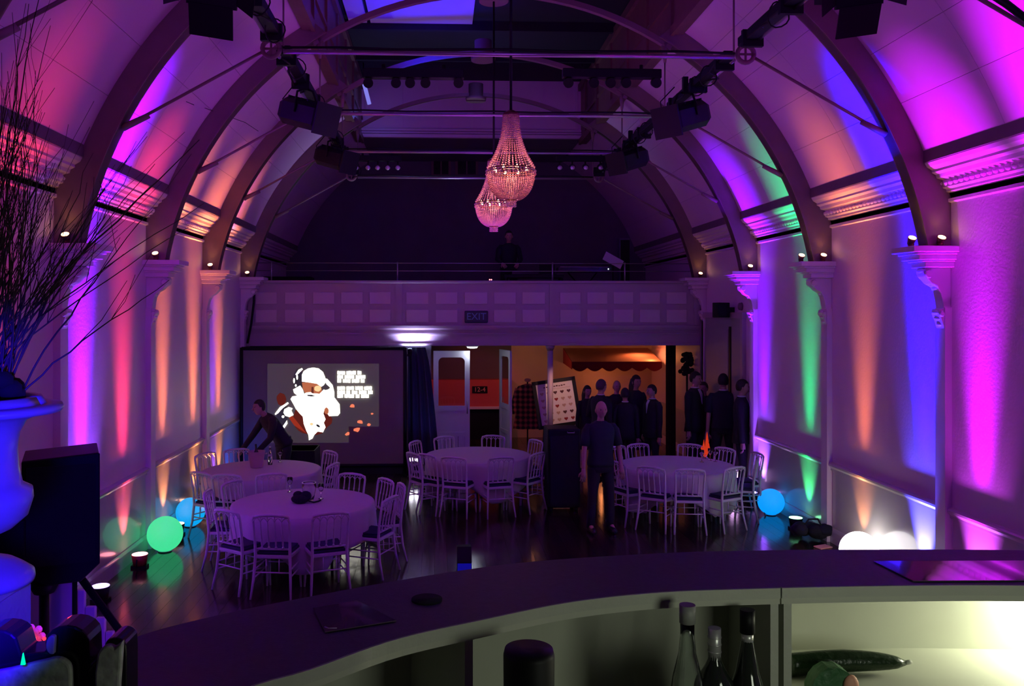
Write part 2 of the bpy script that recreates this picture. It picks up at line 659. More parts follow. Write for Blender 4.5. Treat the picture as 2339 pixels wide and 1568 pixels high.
# soffit of the lantern: blackout boards with a bare pale board on the left near part
lc = struct(MB().span((xl - .12, Y0, LT + .05), (xr + .12, LEND + .15, LT + .15)).build('ceiling_lantern', M['blackceil']))
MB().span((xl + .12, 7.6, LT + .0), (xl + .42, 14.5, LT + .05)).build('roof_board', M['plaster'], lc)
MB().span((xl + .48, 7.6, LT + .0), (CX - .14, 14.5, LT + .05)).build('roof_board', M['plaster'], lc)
for y in (5.4, 16.3, 14.56, 7.5):
    MB().span((xl, y - .05, LT - .1), (xr, y + .05, LT + .05)).build('roof_beam', M['blackceil'], lc)

# arched ribs, capitals and pilasters
def rib_prof(y, sg):
    pts_in, pts_out = [], []
    ri, ro = 4.25, 4.50
    a0 = math.asin((3.66 - AZ) / ri)
    for k in range(25):
        a = a0 + (A_TOP + .02 - a0) * k / 24
        pts_in.append(Vector((CX + sg * ri * math.cos(a), y, AZ + ri * math.sin(a))))
    wallx = L if sg < 0 else R
    pts_out = [Vector((wallx, y, 3.66)), Vector((wallx, y, 4.16)), Vector((wallx - sg * .05, y, 4.30)), Vector((wallx - sg * .20, y, 4.50))]
    for k in range(1, 16):
        a = A_BOT + (A_TOP - A_BOT) * k / 15
        pts_out.append(Vector((CX + sg * ro * math.cos(a), y, AZ + ro * math.sin(a))))
    return pts_in, pts_out


def capital(x, y, sg, idx):
    """sg: +1 projects towards +X (left wall)"""
    c = MB()
    def P_(d, z):
        return (x + sg * d, z)
    root = struct(MB().span((x, y - .085, 0.0), (x + sg * .07, y + .085, 3.05)).build('trim_%d' % idx, M['moulding']))
    for d, w, z0, z1 in ((.46, .21, 3.60, 3.66), (.41, .18, 3.575, 3.60), (.38, .165, 3.525, 3.575), (.33, .14, 3.505, 3.525), (.30, .13, 3.45, 3.505)):
        MB().span((x, y - w, z0), (x + sg * d, y + w, z1)).build('abacus', M['moulding'], root, bevel=.006)
    prof = [(0, 3.45), (.26, 3.45), (.285, 3.41), (.27, 3.36), (.235, 3.33), (.20, 3.29), (.14, 3.26), (.105, 3.20), (.085, 3.12), (.075, 3.04), (.12, 3.03), (.125, 2.99), (.10, 2.93), (.075, 2.86), (.06, 2.80), (0, 2.78)]
    MB().prism([(x + sg * d, y - .07, z) for d, z in prof], (0, .14, 0)).build('bracket', M['moulding'], root, bevel=.008)
    lf = MB()
    for k in range(5):
        a = k / 4
        lf.ball((x + sg * (.27 - .15 * a), y, 3.42 - .17 * a), (.025, .085 - .01 * k, .028), 8, 6)
    for k in range(3):
        lf.ball((x + sg * (.115 - .02 * k), y, 3.0 - .06 * k), (.022, .075 - .015 * k, .022), 8, 6)
    lf.build('leaf_ornament', M['moulding'], root)
    sc = MB()
    for s2 in (-1, 1):
        sc.cyl((x + sg * .235, y + s2 * .07, 3.385), (x + sg * .235, y + s2 * .095, 3.385), .045, .035, 12)
        sc.cyl((x + sg * .095, y + s2 * .07, 2.985), (x + sg * .095, y + s2 * .09, 2.985), .03, .02, 12)
    sc.build('scroll', M['moulding'], root)
    return root


ti = 7
for ri_, y in enumerate(RIBS):
    root = None
    for sg in (-1, 1):
        pi_, po_ = rib_prof(y - .07, sg)
        m_ = MB()
        secs = []
        n = 25
        # build as quads between inner and outer curves resampled
        def resample(pts, n):
            ds = [0]
            for i in range(1, len(pts)):
                ds.append(ds[-1] + (pts[i] - pts[i - 1]).length)
            out = []
            for k in range(n):
                t = ds[-1] * k / (n - 1)
                j = 0
                while j < len(ds) - 2 and ds[j + 1] < t:
                    j += 1
                u = (t - ds[j]) / max(1e-9, ds[j + 1] - ds[j])
                out.append(pts[j].lerp(pts[j + 1], u))
            return out
        A = resample(pi_, n)
        B = resample(po_, n)
        B[0] = po_[0]
        secs = [[A[i], B[i], B[i] + Vector((0, .14, 0)), A[i] + Vector((0, .14, 0))] for i in range(n)]
        m_.sweep(secs)
        # flange on the underside
        secs = [[A[i] + Vector((0, -.015, 0)), A[i].lerp(B[i], .08) + Vector((0, -.015, 0)), A[i].lerp(B[i], .08) + Vector((0, .155, 0)), A[i] + Vector((0, .155, 0))] for i in range(n)]
        f_ = MB().sweep(secs)
        if root is None:
            root = struct(m_.build('trim_%d' % ti, M['rib']))
            ti += 1
        else:
            m_.build('arch_half', M['rib'], root)
        f_.build('flange', M['rib'], root)
    # thin arch over the lantern
    secs = []
    for k in range(25):
        a = A_TOP - .03 + (PI - 2 * A_TOP + .06) * k / 24
        secs.append([Vector((CX + rr * math.cos(a), y + dy, AZ + rr * math.sin(a))) for rr, dy in ((4.20, -.04), (4.27, -.04), (4.27, .04), (4.20, .04))])
    MB().sweep(secs).build('lantern_arch', M['rib'], root)
    MB().lathe([(.19, -.02), (.20, .03), (.14, .07), (.14, .30), (0, .32)], (CX, y, AZ + 4.14), 20).build('ceiling_rose', M['rib'], root)
    if ri_ >= 2:
        for sg, x in ((1, L), (-1, R)):
            capital(x, y, sg, ti)
            ti += 1

# collar ties: cross bar, rods, hangers, rings
TX0, TX1, TZ = CX - 2.24, CX + 2.24, 5.56
for y in RIBS[1:]:
    root = struct(MB().cyl((TX0, y, TZ), (TX1, y, TZ), .022, n=10).build('trim_%d' % ti, M['steel']))
    ti += 1
    for sg, tx in ((-1, TX0), (1, TX1)):
        ring = MB()
        ring.tube([(tx + sg * .12 + .085 * math.cos(a), y, TZ + .03 + .085 * math.sin(a)) for a in [2 * PI * k / 16 for k in range(17)]], .024, 6)
        ring.cyl((tx + sg * .12 - .08, y, TZ + .03), (tx + sg * .12 + .08, y, TZ + .03), .012, n=6)
        ring.cyl((tx + sg * .12, y, TZ - .05), (tx + sg * .12, y, TZ + .11), .012, n=6)
        ring.build('joint_ring', M['rib'], root)
        an = math.asin((4.80 - AZ) / 4.24)
        ax, az = CX + sg * 4.24 * math.cos(an), 4.80
        MB().cyl((tx + sg * .2, y, TZ), (ax, y, az), .016, n=8).build('tie_rod', M['rib'], root)
        v = Vector((tx - ax, 0, TZ - az)).normalized()
        MB().cyl((ax, y, az), (ax + v.x * .28, y, az + v.z * .28), .035, .028, 10).build('sleeve', M['rib'], root)
        hz = AZ + math.sqrt(4.2 ** 2 - 2.24 ** 2)
        h = MB().cyl((tx, y, hz + .05), (tx, y, hz - .2), .05, .018, 8)
        h.cyl((tx, y, hz - .2), (tx, y, TZ), .010, n=6)
        h.build('hanger', M['rib'], root)
    # electric conduit clipped above the bar
    MB().tube([(TX0 + (TX1 - TX0) * k / 8, y - .03, TZ + .035 + .008 * math.sin(k * 2.1)) for k in range(9)], .012, 6).build('conduit', M['black'], root)

# ------------------------------------------------------------------ balcony, gallery and foyer
BY = 16.4
bal = struct(MB().span((L, BY, 2.36), (R, BY + .14, 3.58)).build('wall_balcony', M['balcony']))
MB().span((L, BY - .05, 3.56), (R, BY + .2, 3.61)).build('top_rail', M['balcony'], bal, bevel=.01)
for z0, z1, d in ((2.70, 2.745, .09), (2.66, 2.70, .06), (2.575, 2.60, .04), (2.36, 2.40, .03)):
    MB().span((L, BY - d, z0), (R, BY, z1)).build('moulding', M['balcony'], bal)
groups = [[(584, 633), (651, 697), (715, 764), (779, 829), (844, 892)], [(928, 979), (995, 1045), (1061, 1113), (1128, 1178), (1193, 1245)], [(1279, 1326), (1341, 1387), (1401, 1446), (1461, 1507), (1522, 1568)]]
for g in groups:
    for a, b in g:
        for ya, yb in ((668, 695), (708, 737)):
            p, q = U(a, ya, BY), U(b, yb, BY)
            MB().span((p.x, BY - .022, q.z), (q.x, BY, p.z)).build('balcony_panel', M['balcpanel'], bal, bevel=.006)
for px in (573, 911, 1262, 1592):
    x = U(px, 700, BY).x
    MB().span((x - .06, BY - .03, 2.75), (x + .06, BY, 3.56)).build('stile', M['balcony'], bal)
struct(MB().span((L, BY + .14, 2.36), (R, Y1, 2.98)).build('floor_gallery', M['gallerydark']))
# gallery rail
rail = struct(MB().build('trim_x', M['steel'])) if False else None
rp = [(908, 613), (1262, 613), (1427, 613), (620, 613)]
m_ = MB()
for z in (3.80, 3.95):
    m_.cyl((L, BY + .1, z), (R, BY + .1, z), .008, n=6)
rl = tag(m_.build('gallery_rail', M['steel']), 'thin twin steel guard rail along the top of the balcony front', 'railing')
for px, py in rp:
    x = U(px, py, BY + .1).x
    MB().cyl((x, BY + .1, 3.61), (x, BY + .1, 3.97), .014, n=8).build('post', M['steel'], rl)

# iron post under the balcony
px_ = U(1258, 850, BY + .02).x
po = tag(MB().cyl((px_, BY + .1, 0), (px_, BY + .1, 2.36), .055, n=16).build('support_post', M['balcony']), 'slim round painted post holding up the balcony in front of the poster', 'post')
MB().lathe([(.1, 0), (.1, .05), (.06, .1)], (px_, BY + .1, 0), 16).build('base', M['balcony'], po)
MB().lathe([(.06, -.1), (.09, -.03), (.09, 0)], (px_, BY + .1, 2.36), 16).build('capital', M['balcony'], po)

# foyer walls
FY = 20.4
fx = U(1168, 900, FY).x
wf = struct(MB().span((fx, FY, 0), (R, FY + .12, 2.36)).build('wall_foyer', M['orangewall']))
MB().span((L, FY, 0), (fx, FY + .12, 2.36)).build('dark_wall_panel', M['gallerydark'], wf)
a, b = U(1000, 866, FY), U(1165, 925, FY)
hatch = tag(MB().span((a.x - .3, FY - .35, b.z), (b.x, FY, a.z)).build('serving_hatch', M['redlit']), 'red lit counter front with white ledge seen through the open double doors', 'counter')
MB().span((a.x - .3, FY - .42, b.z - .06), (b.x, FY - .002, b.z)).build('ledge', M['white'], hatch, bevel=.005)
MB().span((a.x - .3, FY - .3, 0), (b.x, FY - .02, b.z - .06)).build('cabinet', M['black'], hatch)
p = U(1096, 891, FY - .4)
sg_ = tag(MB().box((p.x, FY - .36, p.z), (.36, .02, .16)).build('number_sign', M['black']), 'small dark number plate on the red counter behind the open doors', 'sign')
t_ = bpy.data.curves.new('lettering', 'FONT')
t_.body = '12-4'
t_.size = .15
t_.extrude = .003
t_.align_x = 'CENTER'
t_.align_y = 'CENTER'
t_.materials.append(M['peach'])
o = text_obj(t_)
o.parent = sg_
o.location = (p.x, FY - .375, p.z)
o.rotation_euler = (PI / 2, 0, 0)
light('hatch_lamp', 'SPOT', (a.x + .6, 18.3, 2.2), 26, (1, .13, .17), (a.x + .75, FY - .3, 1.1), .05, 75, .6)

# open double doors
def door_leaf(x, y, w, h, rz, name):
    root = struct(bpy.data.objects.new(name, None))
    COL.objects.link(root)
    root.location = (x, y, 0)
    root.rotation_euler = (0, 0, rz)
    st = .10
    m = MB()
    m.span((0, -.02, 0), (st, .02, h))
    m.span((w - st, -.02, 0), (w, .02, h))
    m.span((st, -.02, h - .13), (w - st, .02, h))
    m.span((st, -.02, 1.05), (w - st, .02, 1.15))
    m.span((st, -.02, .55), (w - st, .02, .63))
    m.span((st, -.02, 0), (w - st, .02, .2))
    m.build('door_frame', M['white'], root)
    # rounded glass corners
    m = MB()
    for cx, sx in ((st, 1), (w - st, -1)):
        pts = [Vector((cx, -.018, h - .13))]
        for k in range(7):
            an = PI / 2 * k / 6
            pts.append(Vector((cx + sx * (.09 - .09 * math.sin(an)), -.018, h - .13 - .09 + .09 * math.cos(an))))
        m.prism(pts, (0, .036, 0))
    m.build('corner_fillet', M['white'], root)
    for k in range(4):
        wq = (w - 2 * st) / 4
        MB().span((st + k * wq + .004, -.012, .2), (st + (k + 1) * wq - .004, .012, .55)).build('door_panel', M['white'], root)
    MB().span((st, -.01, .63), (w - st, .01, 1.05)).build('door_panel', M['white'], root)
    MB().span((st, -.004, 1.15), (w - st, .004, h - .13)).build('door_pane', M['glass'], root)
    MB().cyl((w - .05, -.06, 1.0), (w - .05, -.06, 1.25), .012, n=8).build('door_handle', M['steel'], root)
    return root


a, b = U(990, 802, 16.9), U(1073, 802, 16.9)
door_leaf(a.x, 16.9, b.x - a.x, a.z, 0.0, 'door_1')
a2 = U(1167, 802, 16.9)
door_leaf(a2.x, 16.9, .74, a.z, PI * .5 + .22, 'door_2')
# curtain wall left of the doors, door frame
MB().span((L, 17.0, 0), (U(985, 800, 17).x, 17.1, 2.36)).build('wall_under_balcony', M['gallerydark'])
struct(bpy.data.objects['wall_under_balcony'])
lamp = thing('ceiling_lamp', (U(1078, 797, 16.9).x, 16.75, 2.33), 'small lit round ceiling lamp above the open white door', 'lamp')
MB().lathe([(.10, .03), (.13, .02), (.13, .0)], n=20).build('fitting', M['white'], lamp)
MB().lathe([(.11, .0), (.09, -.03), (0, -.04)], n=20).build('diffuser', emis('lamp_diffuser', (.85, .95, 1.0), 6), lamp)
light('door_lamp', 'POINT', (U(1078, 797, 16.9).x, 16.75, 2.2), 3.0, (.75, .8, 1.0), size=.06)

# awning
ax0, ax1 = U(1312, 830, 18.8).x, U(1520, 830, 18.8).x
aw = thing('awning', (0, 0, 0), 'red scalloped shop awning lit orange on the foyer wall at the right', 'awning')
zt, zb, zv = 2.14, 1.88, 1.80
MB().strip([Vector((ax0 + .0, FY, zt)), Vector((ax0, FY - 1.3, zb)), Vector((ax0, FY - 1.3, zb - .02)), Vector((ax0, FY, zt - .02))],
           [Vector((ax1, FY, zt)), Vector((ax1, FY - 1.3, zb)), Vector((ax1, FY - 1.3, zb - .02)), Vector((ax1, FY, zt - .02))]).build('canopy', mat('awning_top', (.62, .30, .22), .8, noise=(10, .1)), aw)
pts = [Vector((ax0, FY - 1.31, zb))]
n = 6
wv = (ax1 - ax0) / n
low = []
for i in range(n):
    for k in range(9):
        t = k / 8
        low.append(Vector((ax0 + (i + t) * wv, FY - 1.31, zb - .13 - .08 * math.sin(PI * t))))
MB().prism([Vector((ax0, FY - 1.31, zb + .01)), Vector((ax1, FY - 1.31, zb + .01))] + low[::-1], (0, .015, 0)).build('valance', M['redcloth'], aw)
MB().prism([Vector((ax0, FY, zt)), Vector((ax0, FY - 1.3, zb)), Vector((ax0, FY - 1.3, zb - .16)), Vector((ax0, FY, zb - .1))], (-.015, 0, 0)).build('side_valance', M['redcloth'], aw)
light('awning_lamp', 'SPOT', (U(1480, 820, 18.9).x, FY - .75, 2.3), 16, (1, .28, .09), (U(1480, 820, 18.9).x, FY - .9, 1.9), .05, 150, .5)
light('foyer_lamp', 'POINT', (U(1215, 810, 19.2).x, 19.2, 2.15), 7.0, (1, .36, .16), size=.08)
light('foyer_lamp', 'POINT', (U(1400, 900, 18.6).x, 19.7, 1.45), 6.0, (1, .30, .10), size=.1)
light('foyer_lamp', 'POINT', (4.85, 19.2, 2.0), 5.0, (1, .33, .10), size=.08)

# brown hanging curtain strip and dark garland at the right of the foyer
cx_ = U(1532, 850, 17.8).x
m = MB()
pts = []
for k in range(17):
    pts.append(Vector((cx_ - .1 + .2 * k / 16, 17.8 + .03 * math.sin(k * 1.5), 0)))
for k in range(17)[::-1]:
    pts.append(Vector((cx_ - .1 + .2 * k / 16, 17.82 + .03 * math.sin(k * 1.5), 0)))
tag(MB().prism(pts, (0, 0, 2.35)).build('foyer_curtain', mat('olive_curtain', (.06, .035, .02), .9, noise=(10, .2))), 'narrow dark curtain hanging at the right end of the red awning', 'curtain')
gx = U(1585, 830, 17.0) - Vector((.14, 0, 0))
m = MB()
for k in range(60):
    t = random.random()
    m.ball((gx.x + random.uniform(-.12, .12) * (1 - .4 * t), 17.0 + random.uniform(-.1, .1), 1.75 + .42 * t), random.uniform(.03, .055), 6, 5)
m.cyl((gx.x, 17, 0.0), (gx.x, 17, 1.8), .02, n=8)
m.lathe([(.16, 0), (.16, .02), (.02, .04)], (gx.x, 17, 0), 16)
tag(m.build('topiary', mat('dark_leaf', (.02, .018, .012), .9, noise=(20, .4))), 'dark bushy topiary on a stem beside the balcony pipe at the right', 'plant')

# easel with framed heart poster
pc = U(1272, 921, 16.85)
es = thing('easel_poster', (pc.x, 16.85, 0), 'black framed white poster printed with hearts, leaning askew behind the post', 'poster')
q = Matrix.Rotation(math.radians(-12), 3, 'X') @ Matrix.Rotation(math.radians(-8), 3, 'Y')
q = Matrix.Rotation(math.radians(-8), 3, 'X') @ Matrix.Rotation(math.radians(-8), 3, 'Y')


def on(x, z, y=0.0):
    return Vector((0, 0, pc.z)) + q @ Vector((x, y, z))


w2, h2 = .40, .44
for (c, d) in (((-w2, 0), (.07, .04, 2 * h2 + .07)), ((w2, 0), (.07, .04, 2 * h2 + .07)), ((0, h2), (2 * w2 + .07, .04, .07)), ((0, -h2), (2 * w2 + .07, .04, .07))):
    MB().box(on(c[0], c[1]), d, q).build('frame_bar', M['black'], es)
MB().box(on(0, 0, .005), (2 * w2, .01, 2 * h2), q).build('paper', M['poster'], es)
lg = MB()
for x in (-.3, .3):
    lg.cyl(on(x, -h2 + .1, .03), (x, -.12, .0), .018, n=8)
lg.cyl(on(0, h2 - .1, .03), (0, .45, 0), .018, n=8)
lg.build('leg', M['black'], es)


def heart(cx, cz, s, mt):
    pts = []
    for k in range(20):
        t = 2 * PI * k / 20
        x = 16 * math.sin(t) ** 3
        z = 13 * math.cos(t) - 5 * math.cos(2 * t) - 2 * math.cos(3 * t) - math.cos(4 * t)
        pts.append(on(cx + x * s / 16, cz + z * s / 16, -.001) )
    MB().prism(pts, q @ Vector((0, -.003, 0))).build('heart', mt, es)


hm = [['ink', 'ink', 'ink'], ['inkred', 'inkpale', 'inkpale'], ['inkred', 'inkpale', 'inkpale'], ['inkpale', 'ink', 'ink'], ['inkpale', 'inkred', 'inkred']]
for r_ in range(5):
    for c_ in range(5):
        mt = hm[r_][c_ - 2] if c_ >= 2 else 'inkpale'
        heart(-.27 + .135 * c_, .21 - .135 * r_, .038, M[mt])
for k in range(9):
    MB().box(on(-.2 + .05 * k, .33 + .004 * (k % 3), -.003), (.035, .004, .018 + .006 * (k % 2)), q).build('title_stroke', M['ink'], es)
MB().box(on(0, .285, -.003), (.62, .003, .006), q).build('title_line', M['inkpale'], es)
light('poster_fill', 'SPOT', (pc.x + .1, 15.6, 2.1), 30, (1, .50, .30), (pc.x, 16.85, pc.z), .03, 60, .8)  # unseen warm fill added to brighten the poster

# tartan coat on hanger stand
tx = U(1205, 930, 17.6)
tc_ = thing('tartan_coat', (tx.x, 17.6, 0), 'red tartan coat on a stand between the door and the easel', 'coat')
m = MB()
secs = []
for z, w, d in ((1.52, .05, .05), (1.47, .2, .09), (1.40, .24, .11), (1.2, .22, .12), (.9, .25, .14), (.6, .30, .16)):
    secs.append([Vector((w * math.cos(a) * (1 + .05 * math.sin(6 * a)), d * math.sin(a) * (1 + .1 * math.sin(5 * a)), z)) for a in [2 * PI * k / 24 for k in range(24)]])
m.sweep(secs).build('coat_body', M['tartan'], tc_)
for s2 in (-1, 1):
    MB().tube([(s2 * .19, 0, 1.42), (s2 * .27, -.02, 1.15), (s2 * .26, -.05, .9)], [.07, .065, .06], 10).build('sleeve', M['tartan'], tc_)
MB().cyl((0, 0, 0), (0, 0, 1.6), .015, n=8).build('stand_pole', M['black'], tc_)
MB().lathe([(.18, 0), (.18, .02), (.02, .04)], (0, 0, 0), 16).build('stand_base', M['black'], tc_)
MB().ball((0, -.02, 1.6), (.07, .03, .04), 10, 6).build('bow', M['peach'], tc_)

# EXIT sign
ep = U(1088, 724, BY - .06)
ex = tag(MB().box((ep.x, BY - .05, ep.z), (.45, .05, .235)).build('exit_sign', M['signdark'], bevel=.02), 'dark rounded exit sign with dim blue letters on the balcony front', 'sign')
t_ = bpy.data.curves.new('lettering', 'FONT')
t_.body = 'EXIT'
t_.size = .185
t_.extrude = .004
t_.align_x = 'CENTER'
t_.align_y = 'CENTER'
t_.materials.append(M['signletter'])
o = text_obj(t_)
o.parent = ex
o.location = (ep.x, BY - .08, ep.z)
o.rotation_euler = (PI / 2, 0, 0)

# back gallery: window recesses, equipment, cables
bwin = U(1045, 370, Y1)
for k, (px0_, px1_) in enumerate(((985, 1030), (1040, 1092))):
    a, b = U(px0_, 335, Y1), U(px1_, 405, Y1)
    w_ = struct(MB().span((a.x, Y1 - .06, b.z), (b.x, Y1, a.z)).build('window_%d' % (k + 1), M['brownwood']))
    MB().span((a.x + .06, Y1 - .07, b.z + .06), (b.x - .06, Y1 - .05, a.z - .06)).build('window_pane', M['darkglass'], w_)
    MB().span(((a.x + b.x) / 2 - .015, Y1 - .09, b.z), ((a.x + b.x) / 2 + .015, Y1 - .06, a.z)).build('window_bar', M['brownwood'], w_)
for k, (pa, pb, w, h) in enumerate(((600, 612, 1.0, .42), (760, 612, .8, .34))):
    p = U(pa, pb, 18.2)
    bx = thing('flight_case', (p.x + .55, 18.2, 2.98), ['wide black flight case at the left end of the dark gallery', 'lower black flight case near the middle left of the dark gallery'][k], 'case')
    MB().span((-w / 2, -.25, 0), (w / 2, .25, h + .35)).build('body', M['black'], bx, bevel=.02)
    MB().span((-w / 2 - .01, -.26, h), (w / 2 + .01, .26, h + .03)).build('edge_strip', M['steel'], bx)
    for s2 in (-1, 1):
        MB().tube([(s2 * .2 - .06, -.26, h * .5), (s2 * .2 - .05, -.29, h * .5), (s2 * .2 + .05, -.29, h * .5), (s2 * .2 + .06, -.26, h * .5)], .01, 6).build('handle', M['steel'], bx)
dj = U(1200, 610, 17.4)
dk = thing('mixing_desk', (dj.x, 17.35, 2.98), 'black equipment table with dim controls in front of the man on the gallery', 'table')
MB().span((-.45, -.25, .72), (.75, .25, .78)).build('tabletop', M['black'], dk)
for x in (-.42, .72):
    for yq in (-.2, .2):
        MB().span((x - .02, yq - .02, 0), (x + .02, yq + .02, .72)).build('leg', M['black'], dk)
MB().span((-.3, -.2, .78), (.25, .2, .86)).build('mixer', M['blackgloss'], dk, bevel=.01)
MB().span((.3, -.15, .78), (.62, .15, .80)).build('laptop_base', M['black'], dk)
MB().box((.46, .17, .9), (.32, .012, .22), Matrix.Rotation(-.2, 3, 'X')).build('laptop_screen', M['black'], dk)
pr = U(1120, 634, 16.6)
ld = tag(MB().lathe([(.03, 0), (.03, .03), (.01, .04)], (pr.x, 16.58, 3.61), 10).build('indicator_lamp', M['black']), 'tiny red twin light on the balcony top in front of the gallery man', 'lamp')
m = MB()
m.ball((pr.x - .015, 16.555, 3.635), .012, 8, 6)
m.ball((pr.x + .018, 16.555, 3.635), .012, 8, 6)
m.build('lens', emis('red_led', (1, .1, .12), 12), ld)
# music stand with pale sheet, speakers on gallery
p = U(1400, 592, 17.6)
ms = thing('music_stand', (p.x, 17.6, 2.98), 'music stand with a pale tilted sheet on the right of the gallery', 'stand')
MB().cyl((0, 0, 0), (0, 0, 1.0), .012, n=8).build('pole', M['black'], ms)
for a in range(3):
    an = a * 2 * PI / 3
    MB().cyl((0, 0, .2), (.25 * math.cos(an), .25 * math.sin(an), 0), .01, n=6).build('leg', M['black'], ms)
MB().box((0, -.03, 1.1), (.42, .012, .2), Matrix.Rotation(.5, 3, 'Y') @ Matrix.Rotation(-.35, 3, 'X')).build('sheet', M['white'], ms)
p = U(1425, 560, 18.6)
ps = thing('pillar_speaker', (p.x, 18.6, 2.98), 'tall dim grey column speaker standing towards the right end of the gallery', 'loudspeaker')
MB().span((-.12, -.12, .5), (.12, .12, 1.65)).build('cabinet', mat('dim_grey', (.10, .10, .13), .7, noise=(8, .1)), ps, bevel=.02)
MB().span((-.1, -.13, .55), (.1, -.118, 1.6)).build('grille', M['black'], ps)
MB().cyl((0, 0, 0), (0, 0, .5), .02, n=8).build('pole', M['black'], ps)
MB().lathe([(.2, 0), (.2, .02), (.03, .05)], n=16).build('base', M['black'], ps)
p = U(1340, 600, 17.8)
kb = thing('keyboard', (p.x, 17.6, 2.98), 'black keyboard with faint glints between the gallery desk and the music stand', 'keyboard')
MB().span((-.65, -.18, .85), (.45, .18, .95)).build('body', M['blackgloss'], kb, bevel=.01)
m = MB()
for k in range(22):
    m.span((-.6 + k * .045, -.17, .95), (-.6 + k * .045 + .04, .02, .958))
tag(m.build('keys', M['white'], kb), kind='stuff')
for s2 in (-1, 1):
    MB().cyl((s2 * .4 - .1, -.15, 0), (-s2 * .3 - .1, .15, .85), .015, n=6).build('leg', M['black'], kb)
MB().ball((.38, -.19, .91), .01, 6, 5).build('power_light', emis('white_led', (1, 1, 1), 8), kb)

# pipe and speaker, door on right wall near the balcony
pp = UX(1608, 700, R - .05)
struct(MB().cyl((R - .05, 16.3, 0), (R - .05, 16.3, 4.1), .045, n=12).build('trim_%d' % ti, M['darkstrip']))
ti += 1
ya, yb = UX(1612, 728, R).y, UX(1702, 728, R).y
d3 = struct(MB().span((R - .03, yb, 0), (R, ya, 2.92)).build('door_3', M['doorgreen']))
for yy in (ya, yb):
    MB().span((R - .07, yy - .05, 0), (R, yy + .05, 2.97)).build('door_frame', M['balcony'], d3)
MB().span((R - .08, yb - .08, 2.90), (R, ya + .08, 3.0)).build('door_frame', M['balcony'], d3)
ym = UX(1672, 728, R).y
MB().span((R - .05, ym - .05, 0.3), (R - .03, ym + .03, 2.75)).build('door_gap', M['black'], d3)
for (a, b) in ((yb + .08, ym - .1), (ym + .1, ya - .08)):
    for z0, z1 in ((.25, 1.2), (1.35, 2.7)):
        MB().span((R - .04, a, z0), (R - .02, b, z1)).build('door_panel', M['doorgreen'], d3)
sp = UX(1650, 705, R - .2)
ws = thing('wall_speaker', (R - .12, sp.y, 3.04), 'small black loudspeaker bracketed high above the door on the right wall', 'loudspeaker')
MB().box((-.12, -.05, 0), (.22, .2, .26), Matrix.Rotation(.3, 3, 'Z')).build('cabinet', M['black'], ws, bevel=.01)
MB().span((-.02, -.05, -.05), (.12, .05, .05)).build('bracket', M['black'], ws)
MB().box((-.14, -.16, 0), (.17, .01, .2), Matrix.Rotation(.3, 3, 'Z')).build('grille', M['blackcloth'], ws)
sp = UX(1688, 690, R - .05)
tag(MB().lathe([(.07, 0), (.06, .05), (0, .07)], (0, 0, 0), 14, rot=Matrix.Rotation(-PI / 2, 3, 'Y')).build('alarm_sounder', M['darkstrip']), 'small round alarm sounder on the right wall next to the black speaker', 'alarm').location = (R, sp.y, 3.1)
# left pipe from the balcony to the screen
m = MB()
m.tube([U(581, 650, BY - .1), U(580, 690, BY - .1), U(574, 740, BY - .1), U(565, 785, BY - .15)], .022, 8)
tag(m.build('drain_pipe', M['black']), 'black cable running down the left end of the balcony front to the screen', 'cable')

# ------------------------------------------------------------------ projection screen
SY = 15.9
s0, s1 = U(552, 797, SY), U(925, 1063, SY)
sc = thing('projection_screen', ((s0.x + s1.x) / 2, SY, 0), 'large framed projection screen showing a bright white bearded figure under the balcony', 'screen')
ox = (s0.x + s1.x) / 2


def SP(px, py):
    p = U(px, py, SY)
    return p.x - ox, p.z


hw = (s1.x - s0.x) / 2
MB().span((-hw, -.01, s1.z), (hw, .01, s0.z)).build('fabric', M['screen'], sc)
for x in (-hw, hw):
    MB().cyl((x, -.0, 0), (x, 0, s0.z + .02), .035, n=8).build('frame_bar', M['black'], sc)
for z in (s0.z, s1.z):
    MB().cyl((-hw, 0, z), (hw, 0, z), .035, n=8).build('frame_bar', M['black'], sc)
MB().span((-hw, .0, 0), (hw, .02, s1.z)).build('skirt', M['blackcloth'], sc)
for x in (-hw, hw):
    MB().span((x - .03, -.35, 0), (x + .03, .35, .04)).build('foot', M['black'], sc)
lay = [0]


def flat(pts, mt, name='picture_patch', smooth=0):
    lay[0] += 1
    y = -.0115 - lay[0] * .0006
    P3 = [Vector((SP(a, b)[0], y, SP(a, b)[1])) for a, b in pts]
    MB().prism(P3, (0, .0005, 0)).build(name, mt, sc)


E_bg = mat('projected_grey', (.17, .155, .14), .8, emit=(.5, .48, .42), estr=.055)
E_w = emis('projected_white', (1.0, .98, .86), 2.6)
E_r = emis('projected_red', (.9, .08, .04), .35)
E_dr = emis('projected_dark_red', (.5, .06, .05), .22)
E_o = emis('projected_orange', (1.0, .22, .12), 1.0)
E_s = emis('projected_skin', (.9, .25, .12), .55)
E_y = emis('projected_yellow', (1.0, .7, .35), 1.0)
E_k = mat('projected_black', (.10, .10, .10), .8, emit=(.3, .35, .3), estr=.04)
flat([(611, 831), (866, 831), (866, 975), (797, 975), (797, 1012), (611, 1012)], E_bg, 'projected_rectangle')


def blob(cx, cy, rx, ry, n=20, jit=0.0, seed=0, rot=0):
    rr = random.Random(seed)
    out = []
    for k in range(n):
        a = 2 * PI * k / n
        j = 1 + rr.uniform(-jit, jit)
        x, y = rx * j * math.cos(a), ry * j * math.sin(a)
        out.append((cx + x * math.cos(rot) - y * math.sin(rot), cy + x * math.sin(rot) + y * math.cos(rot)))
    return out


